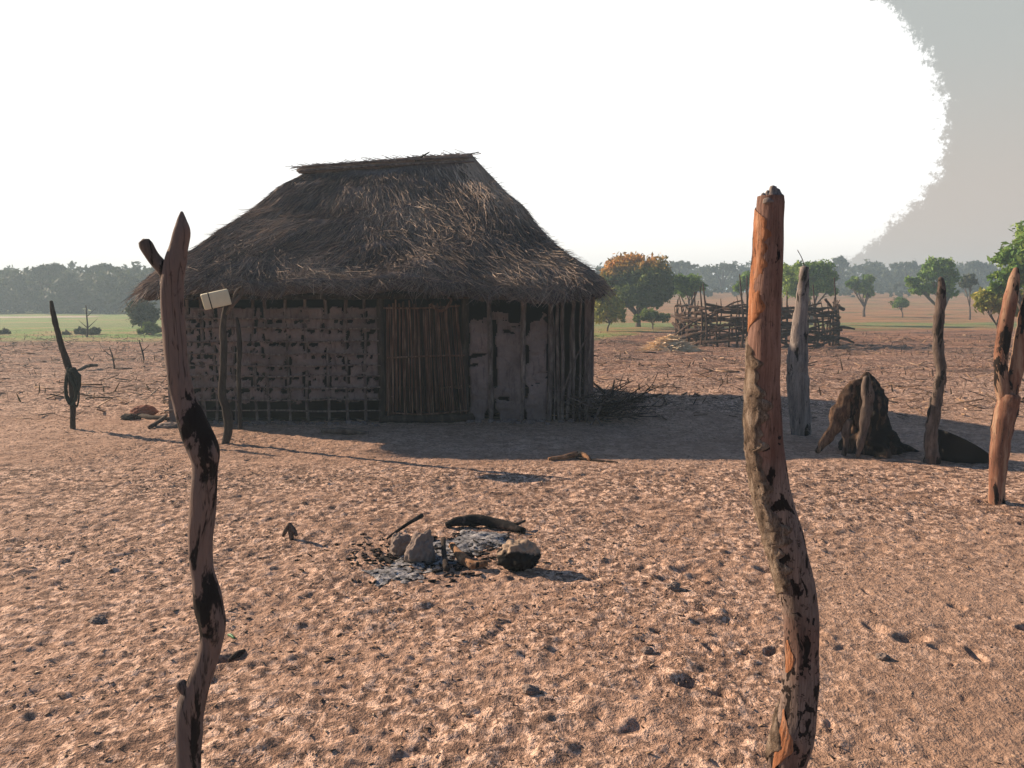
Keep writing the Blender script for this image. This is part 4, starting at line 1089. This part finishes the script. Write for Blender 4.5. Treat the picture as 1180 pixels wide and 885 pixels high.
tree('shrub', 172, 387, 36, [(172, 378, 10, 7), (162, 381, 6, 4), (182, 380, 7, 5)], 1000, .08, 'leaf_bright', 'small pale green shrub at the foot of the dark round tree', 1.5, cat='shrub')
for i, (px, by, w, h, lb) in enumerate([(92, 387, 9, 5, 'small scrubby bush in the green field left of centre post'), (110, 387, 7, 5, 'small scrubby bush right of the sapling'), (4, 388, 7, 5, 'small bush at the left edge of the green field'), (76, 388, 5, 3, 'tiny dark tuft behind the leaning post')]):
    tree('bush', px, by, 36.5, [(px, by-h, w, h)], 420, .07, 'leaf_dull', lb, 1, cat='bush')
# bare saplings
def sapling(pts, Y, label, br=3):
    mb = MB(); L = plimb(mb, pts, Y, per=4, sides=6, rough=.15)
    for k in range(br):
        j = random.randrange(1, len(L)-1); p = L[j]; s = random.choice((-1, 1)); l = random.uniform(.15, .3)*(Y/20)
        limb(mb, [(*p[:3], p[3]*.6), (p[0]+s*l, p[1], p[2]+l*.9, .004)], 3, 5, .1)
    o = P(pts[0][0], pts[0][1], Y); return tag(mb.build('sapling', M['darkwood'], None, origin=tuple(o)), label, 'sapling')
sapling([(100, 392, 2), (101, 378, 2), (100, 365, 1.5), (99, 352, 1)], 34, 'thin bare sapling in the green field', 5)
sapling([(166, 415, 2.2), (164, 405, 1.8), (160, 392, 1.2)], 19, 'bare dark twig standing in the soil behind the forked post', 2)
sapling([(132, 425, 2), (130, 412, 1.6), (126, 400, 1)], 18, 'small bare sprout between the leaning post and forked post', 2)
lying('branch', [(90, 427, 3, 0), (101, 425, 4, .05), (112, 424, 3, .05)], M['darkwood'], 'dark branch on the soil right of the leaning post', 'branch')

# acacias standing out on the skyline
def acacia(px, top, Y, w, label, h=8):
    base = P(px, 340, Y); z0 = gz(base.x, Y)
    lob = [(px+random.uniform(-.15, .15)*w, top+h*.55, w*.5, h*.45), (px-w*.32, top+h*.95, w*.34, h*.35), (px+w*.34, top+h*.9, w*.34, h*.35)]
    q = P(px, top, Y); bp = 345+(EYE-z0)*0
    r = root('acacia', (base.x, Y, z0), label, 'tree', 'flat topped trees on the skyline'); o = (base.x, Y, z0)
    L = []
    for lx, ly, rx, rz in lob:
        c_ = P(lx, ly, Y); L.append((c_.x, Y, c_.z, pxm(rx, Y), pxm(rx, Y)*.8, pxm(rz, Y)))
    V, F, Rv = leafcloud(L, 1300, .3, None, .2); link('crown', mkmesh('crown', V-np.array(o), F, M['leaf_dull'], False, Rv), r)
    mb = MB()
    for l in L: limb(mb, [(base.x, Y, z0-.1, .22), (base.x+(l[0]-base.x)*.25, Y, z0+(l[2]-z0)*.55, .16), (l[0], Y, l[2], .05)], 3, 6, .15, 2)
    mb.build('trunk', M['darkwood'], r)
acacia(52, 304, 92, 34, 'flat topped acacia rising above the woods at left'); acacia(122, 304, 96, 30, 'broad low acacia above the woods left of the hut')
acacia(785, 300, 140, 32, 'acacia crown above the woods right of the rusty tree'); acacia(832, 303, 142, 32, 'acacia crown on the skyline left of the bark post')
acacia(966, 294, 150, 22, 'small umbrella acacia on the skyline above the pen', 12); acacia(1128, 300, 150, 30, 'low wide acacia on the skyline near the right edge')
acacia(1045, 302, 150, 34, 'long flat acacia on the skyline left of the spreading tree', 6)

# far woods, a continuous mass
def woods(name, pxr, top, Y0, n, w_, label, mat, seed, size=.3, trunks=True):
    lobes = []; 
    for i in range(n):
        px = pxr[0]+(pxr[1]-pxr[0])*(i+random.random())/n; Y = Y0+random.uniform(0, 26)
        t = top+6*mn.noise(Vector((px*.02, seed, 0)))+3*mn.noise(Vector((px*.09, seed, 1)))+random.uniform(0, 9)
        q = P(px, t, Y); z0 = gz(q.x, Y); h = max(q.z-z0, 1.0)
        wr = random.uniform(1.4, 2.8)*w_
        lobes.append((q.x, Y, z0+h*.74, wr, wr, h*.26)); lobes.append((q.x+random.gauss(0, 1), Y, z0+h*.34, wr*1.25, wr, h*.42))
    V, F, Rv = leafcloud(lobes, n*420, size*1.15, None, .2)
    tag(link(name, mkmesh(name, V, F, M[mat], False, Rv)), label, 'woods', None, 'stuff')
woods('far_woods', (-190, 330), 303, 88, 150, 1.1, 'hazy belt of woods beyond the green field at left', 'leaf_dull', 1)
woods('distant_woods', (640, 1290), 299, 150, 110, 1.35, 'hazy belt of woods beyond the dry field at right', 'leaf_dull', 5, .36)
woods('scrub_belt', (560, 1260), 322, 118, 50, .8, 'low scattered scrub in front of the right-hand woods', 'leaf_dull', 11, .22)

# ------------------------------------------------------------------ air
mh = bpy.data.materials.new('haze'); mh.use_nodes = True; T = NT(mh)
for n_ in list(T.n):
    if n_.type == 'BSDF_PRINCIPLED': T.n.remove(n_)
pv_ = T.new('ShaderNodeVolumePrincipled'); pv_.inputs['Density'].default_value = .0028
pv_.inputs['Color'].default_value = (.64, .84, .97, 1); pv_.inputs['Anisotropy'].default_value = .2
T.link(pv_.outputs[0], T.n['Material Output'].inputs['Volume'])
V = [(x, y, z) for z in (-2, 14) for y in (-70, 1000) for x in (-800, 800)]
hzobj = link('haze', mkmesh('haze', V, [(0, 2, 3, 1), (4, 5, 7, 6), (0, 1, 5, 4), (2, 6, 7, 3), (0, 4, 6, 2), (1, 3, 7, 5)], mh, False)); tag(hzobj, 'thin dusty haze over the whole plain', 'haze', None, 'stuff')

# ------------------------------------------------------------------ sun, sky, camera
SUN_EL = R(24); SUN_AZ = R(-63)          # azimuth measured from +Y towards +X
sd = Vector((math.sin(SUN_AZ)*math.cos(SUN_EL), math.cos(SUN_AZ)*math.cos(SUN_EL), math.sin(SUN_EL)))
sl = bpy.data.lights.new('sun', 'SUN'); sl.energy = 5.0; sl.angle = R(.5); sl.color = (1, .77, .56)
so = bpy.data.objects.new('sun', sl); col.objects.link(so); so.rotation_euler = (-sd).to_track_quat('-Z', 'Y').to_euler(); so.location = (-20, 20, 20)

w = bpy.data.worlds.new('World'); sc.world = w; w.use_nodes = True; T = NT(w); bg = T.n['Background']
sky = T.new('ShaderNodeTexSky', sky_type='NISHITA'); sky.sun_disc = False; sky.sun_elevation = SUN_EL; sky.sun_rotation = SUN_AZ
sky.altitude = 50; sky.air_density = 1.0; sky.dust_density = .4; sky.ozone_density = 4.0
tc = T.new('ShaderNodeTexCoord').outputs['Generated']; sx = T.new('ShaderNodeSeparateXYZ'); T.link(tc, sx.inputs[0])
dx_, dy_, dz_ = sx.outputs
el = T.math('ARCSINE', dz_); az = T.math('ARCTAN2', dx_, dy_)
e2 = T.math('SUBTRACT', el, .185)
rad = T.math('SQRT', T.math('MAXIMUM', T.math('SUBTRACT', .02545, T.math('MULTIPLY', e2, e2)), 0))
nz1 = T.math('ADD', T.math('MULTIPLY', T.noise(tc, 14, 3, .6), .35), T.math('MULTIPLY', T.noise(tc, 120, 6, .85), .65)); 
edge = T.math('ADD', T.math('ADD', rad, .319), T.math('MULTIPLY', T.math('SUBTRACT', nz1, .5), .13))
grey = T.step(T.math('SUBTRACT', az, edge), -.004, .008)
hazy = T.math('MULTIPLY', T.math('SUBTRACT', 1, T.step(el, .37, .50)), T.math('SUBTRACT', 1, T.step(T.math('ABSOLUTE', az), .66, 1.05)))  # white sky cut to the camera's view to hold down fill light
SKS = .055
def lin(r, g_, b): 
    f = lambda c: ((c/255+.055)/1.055)**2.4
    return (f(r), f(g_), f(b))
EXPO = .9; kx = 1/(SKS*2**EXPO)
whitec = T.mix(T.step(el, .0, .16), tuple(x*kx*1.35 for x in (1.0, .93, .86)), tuple(x*kx*1.3 for x in (1, .995, .98)))
gl = lin(206, 193, 183); gh = lin(188, 191, 188)
greyc = T.mix(T.step(el, .06, .30), tuple(x*kx for x in gl), tuple(x*kx for x in gh))
band = T.mix(grey, whitec, greyc)
T.link(T.mix(hazy, sky.outputs[0], band), bg.inputs[0]); bg.inputs[1].default_value = SKS

cam = bpy.data.cameras.new('camera'); co = bpy.data.objects.new('camera', cam); col.objects.link(co)
co.location = (0, 0, EYE); co.rotation_euler = (PI/2-PITCH, 0, 0)
cam.sensor_width = 36; cam.lens = 36*FPX/1180; cam.clip_start = .05; cam.clip_end = 3000; sc.camera = co
sc.view_settings.view_transform = 'Standard'; sc.view_settings.look = 'None'; sc.view_settings.exposure = EXPO; sc.view_settings.gamma = 1
sc.render.engine = 'CYCLES'; sc.cycles.max_bounces = 5; sc.cycles.diffuse_bounces = 3; sc.cycles.volume_bounces = 0; sc.cycles.use_denoising = True
sc.cycles.transparent_max_bounces = 6
for o in list(bpy.data.objects):
    if '_o' in o: del o['_o']
